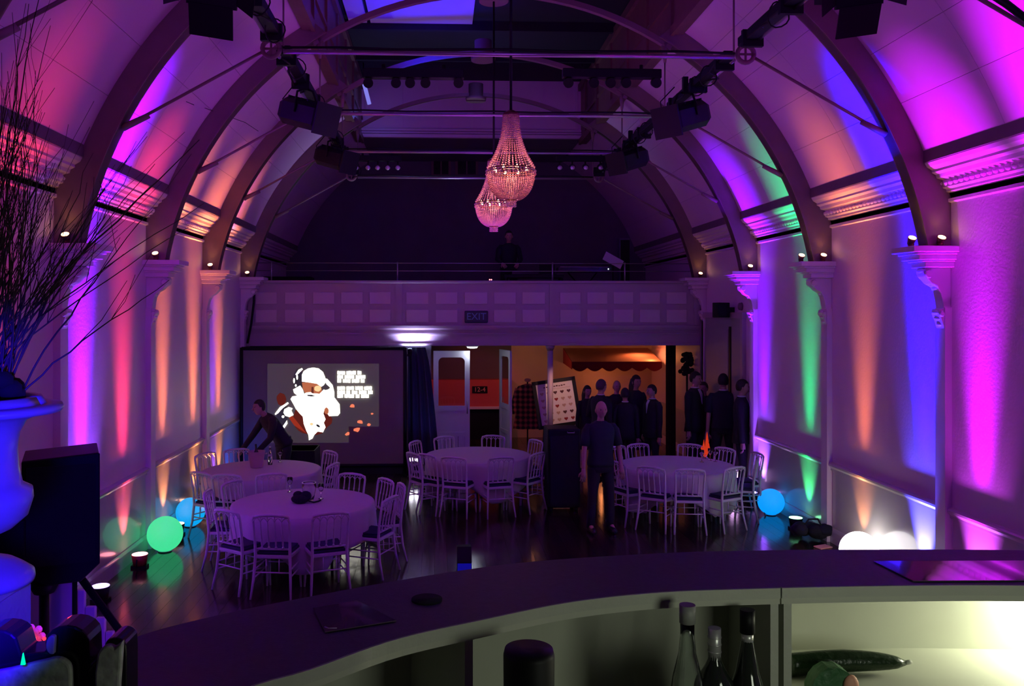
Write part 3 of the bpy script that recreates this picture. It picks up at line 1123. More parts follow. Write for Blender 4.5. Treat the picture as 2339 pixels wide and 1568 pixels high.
flat(blob(713, 958, 44, 36, 24, .06, 2), E_dr)                        # coat
flat([(660, 955), (668, 950), (692, 980), (700, 990), (690, 984), (672, 972)], E_r)
flat(blob(643, 912, 11, 14, 14, .08, 5), E_dr)                        # raised red shape
flat(blob(682, 868, 11, 26, 18, .05, 3), E_k)                         # headphone dark side
for c in ((672, 870, 2, 6), (679, 862, 2, 6), (676, 881, 2, 3)):
    flat(blob(*c), E_w)
flat([(675, 856), (682, 845), (690, 841), (692, 844), (684, 852), (678, 858)], E_w)
# knitted cap
flat([(690, 872), (690, 856), (694, 848), (704, 842), (716, 840), (728, 842), (738, 850), (743, 862), (745, 872), (740, 880), (734, 884), (724, 877), (706, 874)], E_w, 'white_cap')
# band at the right side of the head
flat([(740, 864), (748, 866), (760, 880), (764, 896), (764, 914), (758, 926), (742, 926), (736, 900), (742, 892), (750, 890), (755, 886), (746, 878)], E_w)
# face
flat([(690, 874), (706, 874), (724, 877), (734, 884), (736, 894), (730, 904), (712, 905), (698, 900), (692, 888)], E_s, 'projected_face')
flat(blob(726, 888, 8, 7, 14, .05, 9), E_y)
flat([(712, 884), (716, 884), (717, 898), (711, 898)], mat('projected_brown', (.1, .03, .02), .8, emit=(.5, .1, .05), estr=.25))
# beard with jagged sides
rr = random.Random(4)
lft = [(670, 890), (686, 881), (692, 890), (695, 900), (700, 897), (710, 896), (714, 899), (722, 899), (730, 900), (740, 890), (748, 894)]
rgt = [(764, 908), (770, 916), (776, 924), (777, 944), (772, 950), (752, 951), (745, 940), (742, 934), (739, 945), (744, 958), (740, 966), (744, 976), (738, 988), (726, 986), (718, 994), (714, 1002), (706, 1006), (705, 994), (700, 984), (694, 968), (692, 952), (684, 944), (676, 934), (672, 926), (664, 912), (668, 906), (680, 904), (672, 898)]
flat(lft + rgt, E_w, 'white_beard')
flat([(702, 902), (712, 902), (722, 905), (712, 906), (703, 905)], E_k)
flat(blob(746, 939, 5, 8, 12, .1, 6), E_s)
flat(blob(712, 969, 4, 3), E_y)
flat(blob(727, 973, 5, 2.5, rot=.6), E_k)
# glove at the left
flat(blob(645, 952, 13, 26, 18, .05, 8, .35), E_k)
flat([(628, 946), (640, 930), (658, 919), (660, 922), (646, 933), (636, 944), (630, 948)], E_w)
flat([(650, 935), (660, 930), (669, 933), (666, 938), (671, 948), (662, 953), (652, 950), (648, 943)], E_w)
flat([(656, 960), (657, 968), (650, 978), (640, 980), (648, 972)], E_w)
flat(blob(647, 952, 3, 3), E_w)
for (x, y, s_) in ((805, 928, 5), (823, 964, 6), (816, 982, 7), (794, 991, 5), (850, 945, 3), (843, 970, 4)):
    flat(blob(x, y, s_, s_ * .8, 9, .3, int(x)), E_o)
# lines of glowing illegible lettering: each word a run of strokes
for (x0, x1, yy) in ((771, 830, 852), (771, 836, 861.5), (771, 834, 870.5), (771, 852, 887), (771, 852, 896.5), (771, 846, 905)):
    x = x0
    while x < x1:
        wd = min(random.choice((11, 15, 19, 24)), x1 - x)
        top, bot = [], []
        kx = x
        while kx <= x + wd:
            top.append((kx, yy - 3.6 - random.uniform(0, 1.2)))
            bot.append((kx, yy + 3.4 + random.uniform(0, .9)))
            kx += 2.2
        if len(top) > 1:
            flat(top + bot[::-1], E_w, 'projected_word')
        x += wd + 1.4

# black drape to the right of the screen
dr0 = U(930, 795, 16.1)
m = MB()
secs = []
for j in range(10):
    t = j / 9
    z = 2.34 * (1 - t)
    xa = U(932, 800, 16.1).x + .0 * t
    xb = U(972 + 34 * t ** .7, 800, 16.1).x
    row = []
    for k in range(25):
        u = k / 24
        row.append(Vector((xa + (xb - xa) * u, 16.1 + (.03 + .05 * t) * math.sin(u * 22 + .6 * t), z)))
    for k in range(25)[::-1]:
        u = k / 24
        row.append(Vector((xa + (xb - xa) * u, 16.12 + (.03 + .05 * t) * math.sin(u * 22 + .6 * t), z)))
    secs.append(row)
m.sweep(secs)
tag(m.build('black_drape', mat('drape_blue_black', (.03, .04, .07), .85, noise=(20, .2))), 'black flared drape hanging between the screen and the white door', 'curtain')

# ------------------------------------------------------------------ uplights
COLS = {'purple': (.17, .0, 1.0), 'magenta': (.58, .0, 1.0), 'blue': (.004, .0, 1.0), 'orange': (1.0, .27, .075), 'green': (.0, 1.0, .22),
        'red': (1.0, .045, .13), 'violet': (.30, .02, 1.0), 'pink': (1.0, .03, .5)}


def uplight(x_wall, sgn, y, colname, label, power=1.0, s=.20, body=None, skirt=1.0, spread=18.5, aim=.115):
    c = COLS[colname]
    x = x_wall + sgn * s
    t = thing('uplight', (x, y, 0), label, 'uplight', 'floor uplights along the walls')
    MB().cyl((0, 0, .03), (0, 0, .155), .075, .095, 18).build('housing', body or M['black'], t)
    MB().lathe([(.088, .156), (.088, .160), (0, .160)], n=18).build('lens', emis('lens_' + colname, [min(1, v + .25) for v in c], 7), t)
    MB().span((-.09, -.05, 0), (.09, .05, .03)).build('foot', M['black'], t)
    for s2 in (-1, 1):
        MB().tube([(0, s2 * .105, .12), (0, s2 * .12, .06), (0, s2 * .09, .015)], .009, 6).build('yoke', M['black'], t)
    lb = light('uplight_beam', 'AREA', (x, y, .165), 12 * power, c, (x_wall + sgn * aim, y, 4.2), .16)
    lb.data.shape = 'DISK'
    lb.data.spread = math.radians(spread)
    light('uplight_spill', 'SPOT', (x, y, .17), 75 * power * skirt * (3 if colname in ('purple', 'magenta') else 1.3), [min(1, v + .06) for v in c], (x_wall + sgn * .02, y, .72), .025, 50, 1.0)
    return t


RY = {}
AIM = {'red': .02, 'blue': .16, 'magenta': .06, 'purple': .15, 'green': .115, 'orange': .10}
for px, cn, lab, pw in ((1745, 'purple', 'farthest uplight on the right wall, throwing the violet and white streak', 2.2), (1850, 'green', 'uplight behind the blue ball throwing the green streak on the right wall', .75),
                        (1975, 'orange', 'uplight by the white glowing ball throwing the orange streak on the right wall', .5), (2115, 'blue', 'uplight throwing the deep blue streak on the right wall, hidden by the bar', 9.0),
                        (2243, 'magenta', 'uplight throwing the magenta streak on the right wall, hidden by the bar', 1.6)):
    y = UX(px, 850, R).y
    RY[cn] = y
    uplight(R, -1, y, cn, lab, pw, aim=AIM[cn], spread=18.5)
uplight(R, -1, 6.4, 'magenta', 'nearest uplight on the right wall, out past the edge of the bar', 2.2, aim=.2)
for px, cn, lab, pw in ((185, 'purple', 'overexposed violet uplight beside the black speaker stand', 6.0), (280, 'red', 'red bodied uplight on the floor throwing the red streak on the left wall', .7),
                        (371, 'orange', 'uplight behind the green ball throwing the first orange streak on the left wall', .8), (441, 'orange', 'uplight throwing the second orange streak beside the left pilaster', .9),
                        (498, 'orange', 'farthest uplight on the left wall beside the projection screen', .7)):
    y = UX(px, 850, L).y
    uplight(L, 1, y, cn, lab, pw, body=M['redfix'] if cn == 'red' else None, aim=AIM[cn], spread=17.5)
uplight(L, 1, 7.3, 'red', 'uplight behind the urn throwing red light on the left wall', .32)
uplight(L, 1, 14.2, 'violet', 'violet uplight at the far end of the left wall', .5)

# warm little spots on the capitals
k = 0
for y in RIBS[3:]:
    for sg, x, nm in ((1, L, 'left'), (-1, R, 'right')):
        for dx, dy in ((.14, -.12), (.40, -.05)):
            if dx > .3 and (y > 13 or nm == 'left'):
                continue
            where = {8.45: 'nearest', 11.05: 'second', 13.65: 'third', 16.25: 'farthest'}[y]
            t = thing('mini_spotlight', (x + sg * dx, y + dy, 3.66), '%s warm spotlight on the %s capital from the bar, %s wall' % ('inner' if dx > .3 else 'outer', where, nm), 'spotlight', 'warm spotlights on the capitals')
            MB().cyl((0, 0, 0), (0, 0, .03), .03, n=10).build('base', M['brass'], t)
            rt = Matrix.Rotation(math.radians(35), 3, 'X') @ Matrix.Rotation(0, 3, 'Y')
            ax = rt @ Vector((0, 0, 1))
            c0 = Vector((0, 0, .05))
            MB().cyl(c0 - ax * .03, c0 + ax * .045, .028, .042, 14).build('housing', M['brass'], t)
            MB().cyl(c0 + ax * .046, c0 + ax * .05, .036, .036, 14).build('lens', emis('warm_lens', (1, .55, .22), 14), t)
            light('warm_beam', 'SPOT', (x + sg * dx, y + dy - .035, 3.75), 2.2, (1, .42, .13), (x + sg * (dx + .1), y + .0, 4.8), .015, 70, .8)

# ------------------------------------------------------------------ glowing balls
def glow_ball(px, py, rpx, Y, col, e, label, X=None):
    c = U(px, py, Y)
    r = rpx * Y / FPX
    c.z = r + .004
    if X is not None:
        c.x = X
    o = tag(MB().ball((0, 0, 0), r, 32, 20).build('glow_ball', mat('ball_glow', (.16, .16, .16), .5, noise=(3, .05), emit=col, estr=e)), label, 'ball', 'glowing balls on the floor')
    o.location = c
    MB().lathe([(r * .35, -r * .93), (r * .4, -r * .97), (r * .3, -r)], n=16).build('charging_base', M['white'], o)
    return o


glow_ball(1772, 1140, 30, 12.45, (.0, .30, 1.0), 1.1, 'bright blue glowing ball on the floor by the right wall', X=R - .225)
glow_ball(2022, 1275, 44, 9.75, (1.0, .95, .95), 6.0, 'white glowing ball mostly hidden by the bar at the right', X=R - .25)
glow_ball(377, 1212, 39, 10.85, (.05, .75, .30), 1.0, 'green glowing ball on the floor beside the left pilaster')
glow_ball(435, 1160, 32, 12.1, (.0, .36, .85), 1.0, 'turquoise glowing ball behind the green one by the left wall')

fl_ = U(1688, 1086, 14.0)
t = thing('floor_lamp_box', (min(fl_.x, R - .2), 14.0, 0), 'dazzling violet-white lamp box on the floor behind the chairs of the right table', 'lamp')
MB().span((-.13, -.06, .0), (.13, .1, fl_.z + .12)).build('housing', M['black'], t, bevel=.01)
MB().span((-.115, -.066, fl_.z - .1), (.115, -.06, fl_.z + .1)).build('lamp_face', emis('violet_face', (.85, .45, 1.0), 5), t)

# twin floor light beside the screen that washes the balcony
tl = U(946, 1050, 15.5)
t = thing('twin_flood_light', (tl.x, 15.5, 0), 'low stand with two dazzling white lamps beside the projection screen', 'lamp')
MB().span((-.12, -.08, 0), (.12, .08, .03)).build('base', M['black'], t)
MB().cyl((0, 0, .03), (0, 0, tl.z - .05), .015, n=8).build('pole', M['black'], t)
MB().span((-.11, -.02, tl.z - .06), (.11, .05, tl.z + .05)).build('housing', M['black'], t, bevel=.01)
m = MB()
for x in (-.05, .05):
    m.ball((x, -.025, tl.z), (.04, .015, .035), 12, 8)
m.build('lamp_face', emis('flood_white', (.9, .85, 1.0), 25), t)
cl = U(936, 803, 15.95)
t = thing('clamp_lamp', (cl.x, 15.95, cl.z), 'small blue-white clamp lamp at the top right corner of the projection screen, shining up', 'lamp')
MB().cyl((0, 0, -.07), (.0, .05, .03), .035, .05, 14).build('housing', M['black'], t)
MB().cyl((0, .051, .032), (0, .053, .036), .042, .042, 14).build('lens', emis('clamp_lens', (.5, .6, 1.0), 12), t)
MB().span((-.05, -.05, -.09), (.02, .02, -.05)).build('clamp', M['black'], t)
light('balcony_flood', 'SPOT', (cl.x + .05, 16.29, 2.25), 260, (.50, .50, 1.0), (cl.x + .07, BY + .05, 2.56), .03, 130, .9)
light('screen_edge_light', 'SPOT', (tl.x + .25, 15.4, .5), 8, (.12, .14, 1.0), (tl.x + .15, 16.1, 1.3), .03, 80, 1)

# blue light in the lantern
light('lantern_blue', 'SPOT', (CX - .8, 13.1, 6.3), 240, (.0, .01, 1.0), (CX - 1.0, 13.4, 8), .1, 100, .9)
light('lantern_end', 'POINT', (xl + .35, 17.3, 6.95), 3.2, (.16, .16, 1.0), size=.05)
light('lantern_fill', 'POINT', (CX, 15.5, 7.2), 4.0, (.16, .10, .95), size=.2)
tb = U(838, 222, 17.2)
t = tag(MB().cyl((tb.x - .04, 17.0, tb.z + .22), (tb.x + .05, 17.2, tb.z - .14), .04, n=12).build('tube_lamp', emis('tube_glow', (.28, .26, 1.0), .8)), 'short glowing bluish tube lamp hanging in the far left corner of the lantern', 'lamp')
MB().cyl((tb.x - .05, 16.99, tb.z + .26), (tb.x - .04, 17.0, tb.z + .22), .045, n=12).build('cap', M['black'], t)
MB().cyl((tb.x - .05, 16.99, tb.z + .26), (tb.x - .05, 16.99, LT + .05), .012, n=6).build('hanger_rod', M['black'], t)
# blue area around the left far corner by the floor
light('corner_blue', 'SPOT', (L + .5, 14.9, .2), 22, (.0, .08, 1.0), (L + .15, 15.3, .5), .04, 120, 1)
light('dado_red', 'SPOT', (L + .6, 11.9, .35), 12, (1.0, .05, .35), (L, 12.6, .55), .04, 90, 1)
light('urn_blue', 'SPOT', (-.45, .8, 2.75), 190, (.02, .0, 1.0), (-1.14, 2.0, 2.52), .04, 46, .5)
light('stair_purple', 'POINT', (-1.42, 4.2, 1.15), 5.5, (.36, .03, 1.0), size=.06)

# ------------------------------------------------------------------ chairs
def make_chair():
    t = thing('banquet_chair', (0, 0, 0), 'x', 'chair', 'limewashed banquet chairs round the tables')
    for s2 in (-1, 1):
        MB().tube([(s2 * .215, -.275, 0), (s2 * .198, -.225, .2), (s2 * .185, -.20, .44), (s2 * .188, -.215, .62), (s2 * .197, -.25, .83), (s2 * .185, -.258, .872)],
                  [.012, .015, .017, .015, .014, .013], 8).build('leg', M['chair'], t)
        MB().tube([(s2 * .19, .19, 0), (s2 * .185, .185, .1), (s2 * .185, .18, .43)], [.011, .014, .016], 8).build('leg', M['chair'], t)
    MB().prism([(-.19, -.21, .415), (.19, -.21, .415), (.205, .20, .415), (-.205, .20, .415)], (0, 0, .035)).build('seat_frame', M['chair'], t, bevel=.006)
    m = MB()
    m.prism([(-.175, -.19, .45), (.175, -.19, .45), (.195, .195, .45), (-.195, .195, .45)], (0, 0, .03))
    m.prism([(-.16, -.175, .48), (.16, -.175, .48), (.18, .18, .48), (-.18, .18, .48)], (0, 0, .018))
    m.build('seat_cushion', M['pad'], t, bevel=.01)
    MB().tube([(-.19, -.256, .862), (-.12, -.268, .880), (0, -.272, .886), (.12, -.268, .880), (.19, -.256, .862)], [.014, .017, .018, .017, .014], 8).build('top_rail', M['chair'], t)
    MB().tube([(-.185, -.203, .515), (0, -.208, .515), (.185, -.203, .515)], .011, 8).build('lower_rail', M['chair'], t)
    # curved little arcade under the top rail
    m = MB()
    xs = [-.19, -.114, -.038, .038, .114, .19]
    for i in range(5):
        a, b = xs[i], xs[i + 1]
        m.tube([(a + (b - a) * k / 6, -.262, .815 + .038 * math.sin(PI * k / 6)) for k in range(7)], .006, 5)
    m.build('arcade', M['chair'], t)
    for x in xs[1:-1]:
        MB().tube([(x, -.205, .515), (x, -.21, .55), (x, -.212, .57), (x, -.232, .68), (x, -.238, .70), (x, -.243, .72), (x, -.258, .80), (x, -.264, .87)],
                  [.007, .007, .011, .0075, .012, .0075, .0075, .007], 6).build('spindle', M['chair'], t)
    m = MB()
    for i in range(1, 5):
        m.cyl((xs[i], -.208, .524), (xs[i], -.21, .548), .018, .006, 8)
    m.build('spindle_foot', M['chair'], t)
    MB().cyl((-.186, .18, .27), (.186, .18, .27), .008, n=6).build('stretcher', M['chair'], t)
    MB().cyl((-.19, -.212, .27), (.19, -.212, .27), .008, n=6).build('stretcher', M['chair'], t)
    for s2 in (-1, 1):
        MB().cyl((s2 * .19, -.215, .30), (s2 * .186, .18, .30), .008, n=6).build('stretcher', M['chair'], t)
        MB().cyl((s2 * .188, -.215, .22), (s2 * .187, .18, .22), .008, n=6).build('stretcher', M['chair'], t)
    for x in (-.07, .07):
        MB().cyl((x, -.208, .275), (x, -.205, .41), .006, n=6).build('short_spindle', M['chair'], t)
    return t


chair0 = make_chair()
for _o in bpy.data.objects:
    if _o.parent:
        KID.setdefault(_o.parent.name, []).append(_o)
first = [True]


def chair_at(cx, cy, ang, rad, label, group, yaw=0.0):
    """chair with its back towards angle ang (degrees) as seen from the table centre"""
    a = math.radians(ang)
    c = chair0 if first[0] else copy_tree(chair0)
    first[0] = False
    rr = rad - .25
    c.location = (cx + rr * math.cos(a), cy + rr * math.sin(a), 0)
    c.rotation_euler = (0, 0, a + PI / 2 + yaw)
    c['label'] = label
    c['group'] = group
    return c


# ------------------------------------------------------------------ tables with cloths
def round_table(cx, cy, label, seed):
    t = thing('round_table', (cx, cy, 0), 'round folding table under the cloth ' + label, 'table', 'round tables in the hall')
    MB().lathe([(.80, .71), (.82, .715), (.82, .742), (0, .742)], n=40).build('tabletop', M['tablewood'], t)
    MB().lathe([(0, .70), (.74, .70), (.74, .71), (0, .71)], n=24).build('apron', M['tablewood'], t)
    for k in range(4):
        a = PI / 4 + k * PI / 2
        MB().tube([(.55 * math.cos(a), .55 * math.sin(a), 0), (.5 * math.cos(a), .5 * math.sin(a), .70)], .016, 8).build('leg', M['steel'], t)
    rr = random.Random(seed)
    ph = rr.uniform(0, 6)
    rot = rr.uniform(.2, .6)
    m = MB()
    NA = 120
    vs = [(0, 0, .748)]
    rings = []
    for r in (.3, .6, .80, .835):
        rings.append([(r * math.cos(2 * PI * k / NA), r * math.sin(2 * PI * k / NA), .748 if r < .82 else .743) for k in range(NA)])
    for j in range(1, 9):
        row = []
        for k in range(NA):
            a = 2 * PI * k / NA
            aa = a + rot
            ext = min(1.42, 1.18 / max(abs(math.cos(aa)), abs(math.sin(aa)))) - .835
            d = ext * j / 8
            fold = (.006 + .075 * (j / 8) ** 1.2) * (math.sin(9 * a + ph + .4 * math.sin(3 * a)) + .35 * math.sin(17 * a + 2 * ph))
            r = .842 + .012 * j / 8 + fold * .6
            row.append((r * math.cos(a), r * math.sin(a), .742 - d))
        rings.append(row)
    for rg in rings:
        vs += rg
    fs = [(0, 1 + k, 1 + (k + 1) % NA) for k in range(NA)]
    for j in range(len(rings) - 1):
        for k in range(NA):
            k2 = (k + 1) % NA
            fs.append((1 + j * NA + k, 1 + (j + 1) * NA + k, 1 + (j + 1) * NA + k2, 1 + j * NA + k2))
    m.add(vs, fs, True)
    o = m.build('tablecloth', M['linen'])
    o.location = (cx, cy, 0)
    sol = o.modifiers.new('solid', 'SOLIDIFY')
    sol.thickness = .002
    tag(o, 'white cloth on the ' + label, 'tablecloth', 'white tablecloths')


def tc(px, py):
    p = UZ(px, py, .748)
    return p.x, p.y


T1 = tc(693, 1148)
T2 = tc(598, 1073)
T3 = tc(1092, 1039)
T4 = tc(1546, 1062)
round_table(*T1, 'front left round table nearest the bar', 1)
round_table(*T2, 'back left round table by the screen', 2)
round_table(*T3, 'middle round table in front of the white door', 3)
round_table(*T4, 'right round table beside the blue ball', 4)


def chairs(T, lst, tname, group):
    for px, py, lab in lst:
        p = UZ(px, py, .885)
        dx, dy = p.x - T[0], p.y - T[1]
        chair_at(T[0], T[1], math.degrees(math.atan2(dy, dx)), max(1.12, min(1.26, math.hypot(dx, dy))), lab + ' ' + tname, group, random.uniform(-.06, .06))


chairs(T1, [(520, 1166, 'limewashed chair seen from behind, leftmost on the near side of'), (620, 1177, 'chair seen from behind, second from left on the near side of'),
            (758, 1172, 'limewashed chair seen from behind, rightmost on the near side of'), (873, 1135, 'limewashed chair seen side on at the near right edge of'),
            (916, 1108, 'limewashed chair in profile at the far right edge of'), (880, 1096, 'limewashed chair facing the bar, right one on the far side of'),
            (797, 1086, 'limewashed chair facing the bar, directly behind the'), (556, 1104, 'limewashed chair at the far left of'), (502, 1122, 'limewashed chair in profile at the left edge of')],
       'the front left table', 'chairs round the front left table')
chairs(T2, [(468, 1037, 'chair with dark top rail by the left wall, far left of'), (545, 1030, 'blue-lit chair on the far side of'), (460, 1080, 'chair beside the turquoise ball, near left of'),
            (522, 1082, 'chair seen from behind, second on the near side of'), (618, 1078, 'chair seen from behind, third on the near side of'), (716, 1058, 'chair at the near right edge of'), (752, 1033, 'chair in profile by the screen, right of')],
       'the back left table', 'chairs round the back left table')
chairs(T3, [(1020, 1000, 'chair in front of the white door, far side of'), (1127, 997, 'chair on the far side, in front of the open doorway, at'), (1218, 1007, 'chair at the far right of'), (955, 1010, 'chair beside the screen drape at the far left of'),
            (945, 1036, 'chair in front of the twin white lamps, left edge of'), (988, 1037, 'chair seen from behind, leftmost on the near side of'), (1044, 1042, 'chair seen from behind, second from left on the near side of'),
            (1130, 1038, 'chair seen from behind, third from left on the near side of'), (1216, 1034, 'chair seen from behind, rightmost on the near side of'), (1240, 1022, 'chair in profile next to the tall black cabinet at')],
       'the middle table', 'chairs round the middle table')
chairs(T4, [(1446, 1026, 'chair on the far side, leftmost at'), (1478, 1021, 'chair on the far side, second from left at'), (1573, 1018, 'chair on the far side by the orange plume at'), (1650, 1025, 'chair at the far right of'),
            (1434, 1053, 'chair at the near left, behind the standing man, at'), (1494, 1065, 'chair seen from behind, left one on the near side of'), (1570, 1066, 'chair seen from behind, middle one on the near side of'),
            (1652, 1063, 'chair seen from behind, right one on the near side of'), (1716, 1048, 'chair in profile near the blue ball at'), (1735, 1036, 'green-tinted chair against the right wall at')],
       'the right table', 'chairs round the right table')

# ------------------------------------------------------------------ table-top things
TZT = .75


def on_table(px, py):
    p = UZ(px, py, TZT)
    return (p.x, p.y, TZT)


g = thing('glass_vase', on_table(706, 1146), 'clear glass bowl with bright rim at the centre of the front left table', 'vase')
MB().lathe([(0, 0), (.05, 0), (.055, .02), (.07, .08), (.085, .16), (.08, .22), (.075, .225), (.072, .22), (.078, .16), (.062, .08), (.045, .02), (0, .015)], n=28).build('bowl', M['glass'], g)
MB().tube([(.08 * math.cos(a), .08 * math.sin(a), .222) for a in [2 * PI * k / 24 for k in range(25)]], .006, 6, cap=False).build('rim', M['foil'], g)
bg = thing('black_pouch', on_table(686, 1150), 'rumpled black pouch lying against the glass bowl on the front left table', 'bag')
m = MB()
m.ball((0, 0, .05), (.11, .08, .055), 18, 10)
m.ball((.06, .02, .08), (.07, .06, .06), 14, 8)
m.ball((-.03, .02, .09), (.06, .05, .05), 14, 8)
m.build('pouch', M['blackcloth'], bg)
MB().tube([(.1, -.02, .03), (.16, -.03, .015), (.21, 0, .02), (.24, .02, .03)], .01, 6).build('strap', M['blackcloth'], bg)


def wine_glass(pos, label, mat_=None):
    w = thing('wine_glass', pos, label, 'glass', 'glasses on the tables')
    MB().lathe([(.035, 0), (.034, .003), (.005, .008), (.004, .08), (.02, .095), (.036, .13), (.034, .18), (.032, .18), (.034, .13), (.018, .098), (0, .092)], n=18).build('bowl', M['glass'], w)
    return w


wine_glass(on_table(662, 1124), 'wine glass left of the glass bowl on the front left table')
wine_glass(on_table(733, 1140), 'wine glass right of the glass bowl on the front left table')
wine_glass(on_table(640, 1056), 'wine glass at the far edge of the back left table')
wine_glass(on_table(1622, 1052), 'wine glass by the orange plume on the right table')
wine_glass(on_table(1634, 1055), 'right wine glass near the orange plume on the right table')
wine_glass(on_table(1603, 1056), 'wine glass left of the orange plume on the right table')
b = thing('ice_bucket', on_table(586, 1068), 'frosted pinkish ice bucket on the back left table', 'bucket')
MB().lathe([(.085, 0), (.09, .01), (.12, .23), (.125, .235), (.115, .235), (.083, .02), (0, .02)], n=28).build('bucket', M['terracotta'], b)
for s2 in (-1, 1):
    MB().tube([(s2 * .115, -.03, .2), (s2 * .145, -.02, .2), (s2 * .145, .02, .2), (s2 * .115, .03, .2)], .008, 6).build('handle', M['steel'], b)
b = thing('wine_bottle', (b.location.x + .005, b.location.y + .01, TZT + .025), 'dark bottle leaning in the pinkish ice bucket', 'bottle')
MB().lathe([(0, 0), (.037, 0), (.038, .18), (.015, .24), (.013, .30), (.016, .31), (0, .312)], n=18).build('bottle', M['darkglass'], b)
b.rotation_euler = (0, -.06, 0)
b = thing('clear_bottle', on_table(617, 1062), 'slim clear bottle right of the ice bucket on the back left table', 'bottle')
MB().lathe([(0, 0), (.033, 0), (.034, .13), (.014, .19), (.013, .25), (0, .25)], n=18).build('bottle', M['glass'], b)
MB().cyl((0, 0, .25), (0, 0, .27), .015, n=12).build('cap', M['foil'], b)
pf = thing('feather_plume', on_table(1611, 1048), 'tall orange-red lit plume standing on the right table', 'ornament')
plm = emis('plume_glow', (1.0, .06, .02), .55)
m = MB()
for k, (dx, h, w) in enumerate(((.03, .36, .026), (-.02, .24, .018), (.06, .18, .014), (-.05, .15, .016))):
    m.prism([(dx * .3 - w * .4, 0, .03), (dx - w, .004 * k, .1 + h * .4), (dx - w * .5, 0, .05 + h * .8), (dx, 0, .05 + h), (dx + w * .5, 0, .05 + h * .75), (dx + w, 0, .1 + h * .35), (dx * .3 + w * .4, 0, .03)], (0, .01, 0))
m.build('plume', plm, pf)
MB().lathe([(.05, 0), (.05, .015), (.02, .03), (.015, .06), (.02, .06)], n=16).build('holder', M['glass'], pf)

# black draped side table behind the back left table
a = U(640, 1030, 14.2)
b2 = U(722, 1030, 14.2)
t = thing('side_table', ((a.x + b2.x) / 2, 14.3, 0), 'black draped side table under the screen behind the bending man', 'table')
ww = (b2.x - a.x) / 2
MB().span((-ww, -.3, .70), (ww, .3, .745)).build('tabletop', M['black'], t, bevel=.01)
secs = []
for z, e_ in ((.745, 0), (.4, .03), (.02, .05)):
    row = []
    for k in range(60):
        s_ = k / 60 * 4
        i_, f_ = int(s_), s_ - int(s_)
        P4 = [(-ww, -.3), (ww, -.3), (ww, .3), (-ww, .3)]
        x = P4[i_][0] + (P4[(i_ + 1) % 4][0] - P4[i_][0]) * f_
        yq = P4[i_][1] + (P4[(i_ + 1) % 4][1] - P4[i_][1]) * f_
        w_ = 1 + e_ * (1 + math.sin(k * 1.9))
        row.append(Vector((x * w_ * 1.02, yq * w_ * 1.05, z)))
    secs.append(row)
MB().sweep(secs).build('drape', M['blackcloth'], t)

# tall black cabinet behind the standing man, floor monitor, bag
a, b2 = U(1248, 978, 12.9), U(1322, 978, 12.9)
t = thing('black_cabinet', ((a.x + b2.x) / 2, 13.0, 0), 'tall black cabinet standing between the middle table and the standing man', 'cabinet')
ww = (b2.x - a.x) / 2
MB().span((-ww, -.25, .06), (ww, .25, a.z)).build('body', M['black'], t, bevel=.02)
MB().span((-ww + .04, -.265, .12), (ww - .04, -.25, a.z - .1)).build('front_panel', M['blackcloth'], t)
for s2 in (-1, 1):
    for s3 in (-1, 1):
        MB().cyl((s2 * (ww - .06), s3 * .2, 0), (s2 * (ww - .06), s3 * .2, .06), .03, n=10).build('foot', M['black'], t)
MB().tube([(.05, -.265, a.z - .04), (.05, -.29, a.z - .05), (.15, -.29, a.z - .05), (.15, -.265, a.z - .04)], .006, 6).build('handle', M['steel'], t)
p = UZ(1061, 1311, 0)
t = thing('floor_box', (p.x, p.y + .12, 0), 'small black box with a blue front standing alone on the dance floor', 'box')
MB().prism([(-.085, -.1, .0), (-.085, .12, 0), (-.085, .12, .27), (-.085, .02, .27), (-.085, -.1, .12)], (.17, 0, 0)).build('body', M['black'], t, bevel=.006)
MB().span((-.08, -.108, .01), (.08, -.1, .11)).build('front_panel', mat('blue_front', (.02, .03, .5), .4, emit=(.01, .01, .6), estr=.25), t)
p = UZ(1870, 1238, 0)
t = thing('black_bag', (p.x - .08, p.y + .1, 0), 'slumped black bag on the floor by the right wall near the green streak', 'bag')
m = MB()
for k in range(12):
    m.ball((random.uniform(-.17, .17), random.uniform(-.1, .1), random.uniform(.09, .17)), (random.uniform(.08, .12), .1, random.uniform(.07, .085)), 14, 9)
m.build('bag_body', M['blackcloth'], t)
MB().tube([(-.12, -.1, .2), (-.06, -.12, .3), (.06, -.12, .3), (.12, -.1, .2)], .012, 6).build('strap', M['blackcloth'], t)
p = UZ(1880, 1252, 0)
tag(MB().box((p.x, p.y, .012), (.2, .12, .012), Matrix.Rotation(.4, 3, 'Z') @ Matrix.Rotation(.05, 3, 'X')).build('dropped_leaflet', M['peach']), 'small pale leaflet on the floor in front of the black bag', 'leaflet')

# ------------------------------------------------------------------ chandeliers
def octa(m, c, r, h=None):
    h = h or r * 1.25
    x, y, z = c
    m.add([(x + r, y, z), (x, y + r, z), (x - r, y, z), (x, y - r, z), (x, y, z + h), (x, y, z - h)],
          [(0, 1, 4), (1, 2, 4), (2, 3, 4), (3, 0, 4), (1, 0, 5), (2, 1, 5), (3, 2, 5), (0, 3, 5)])


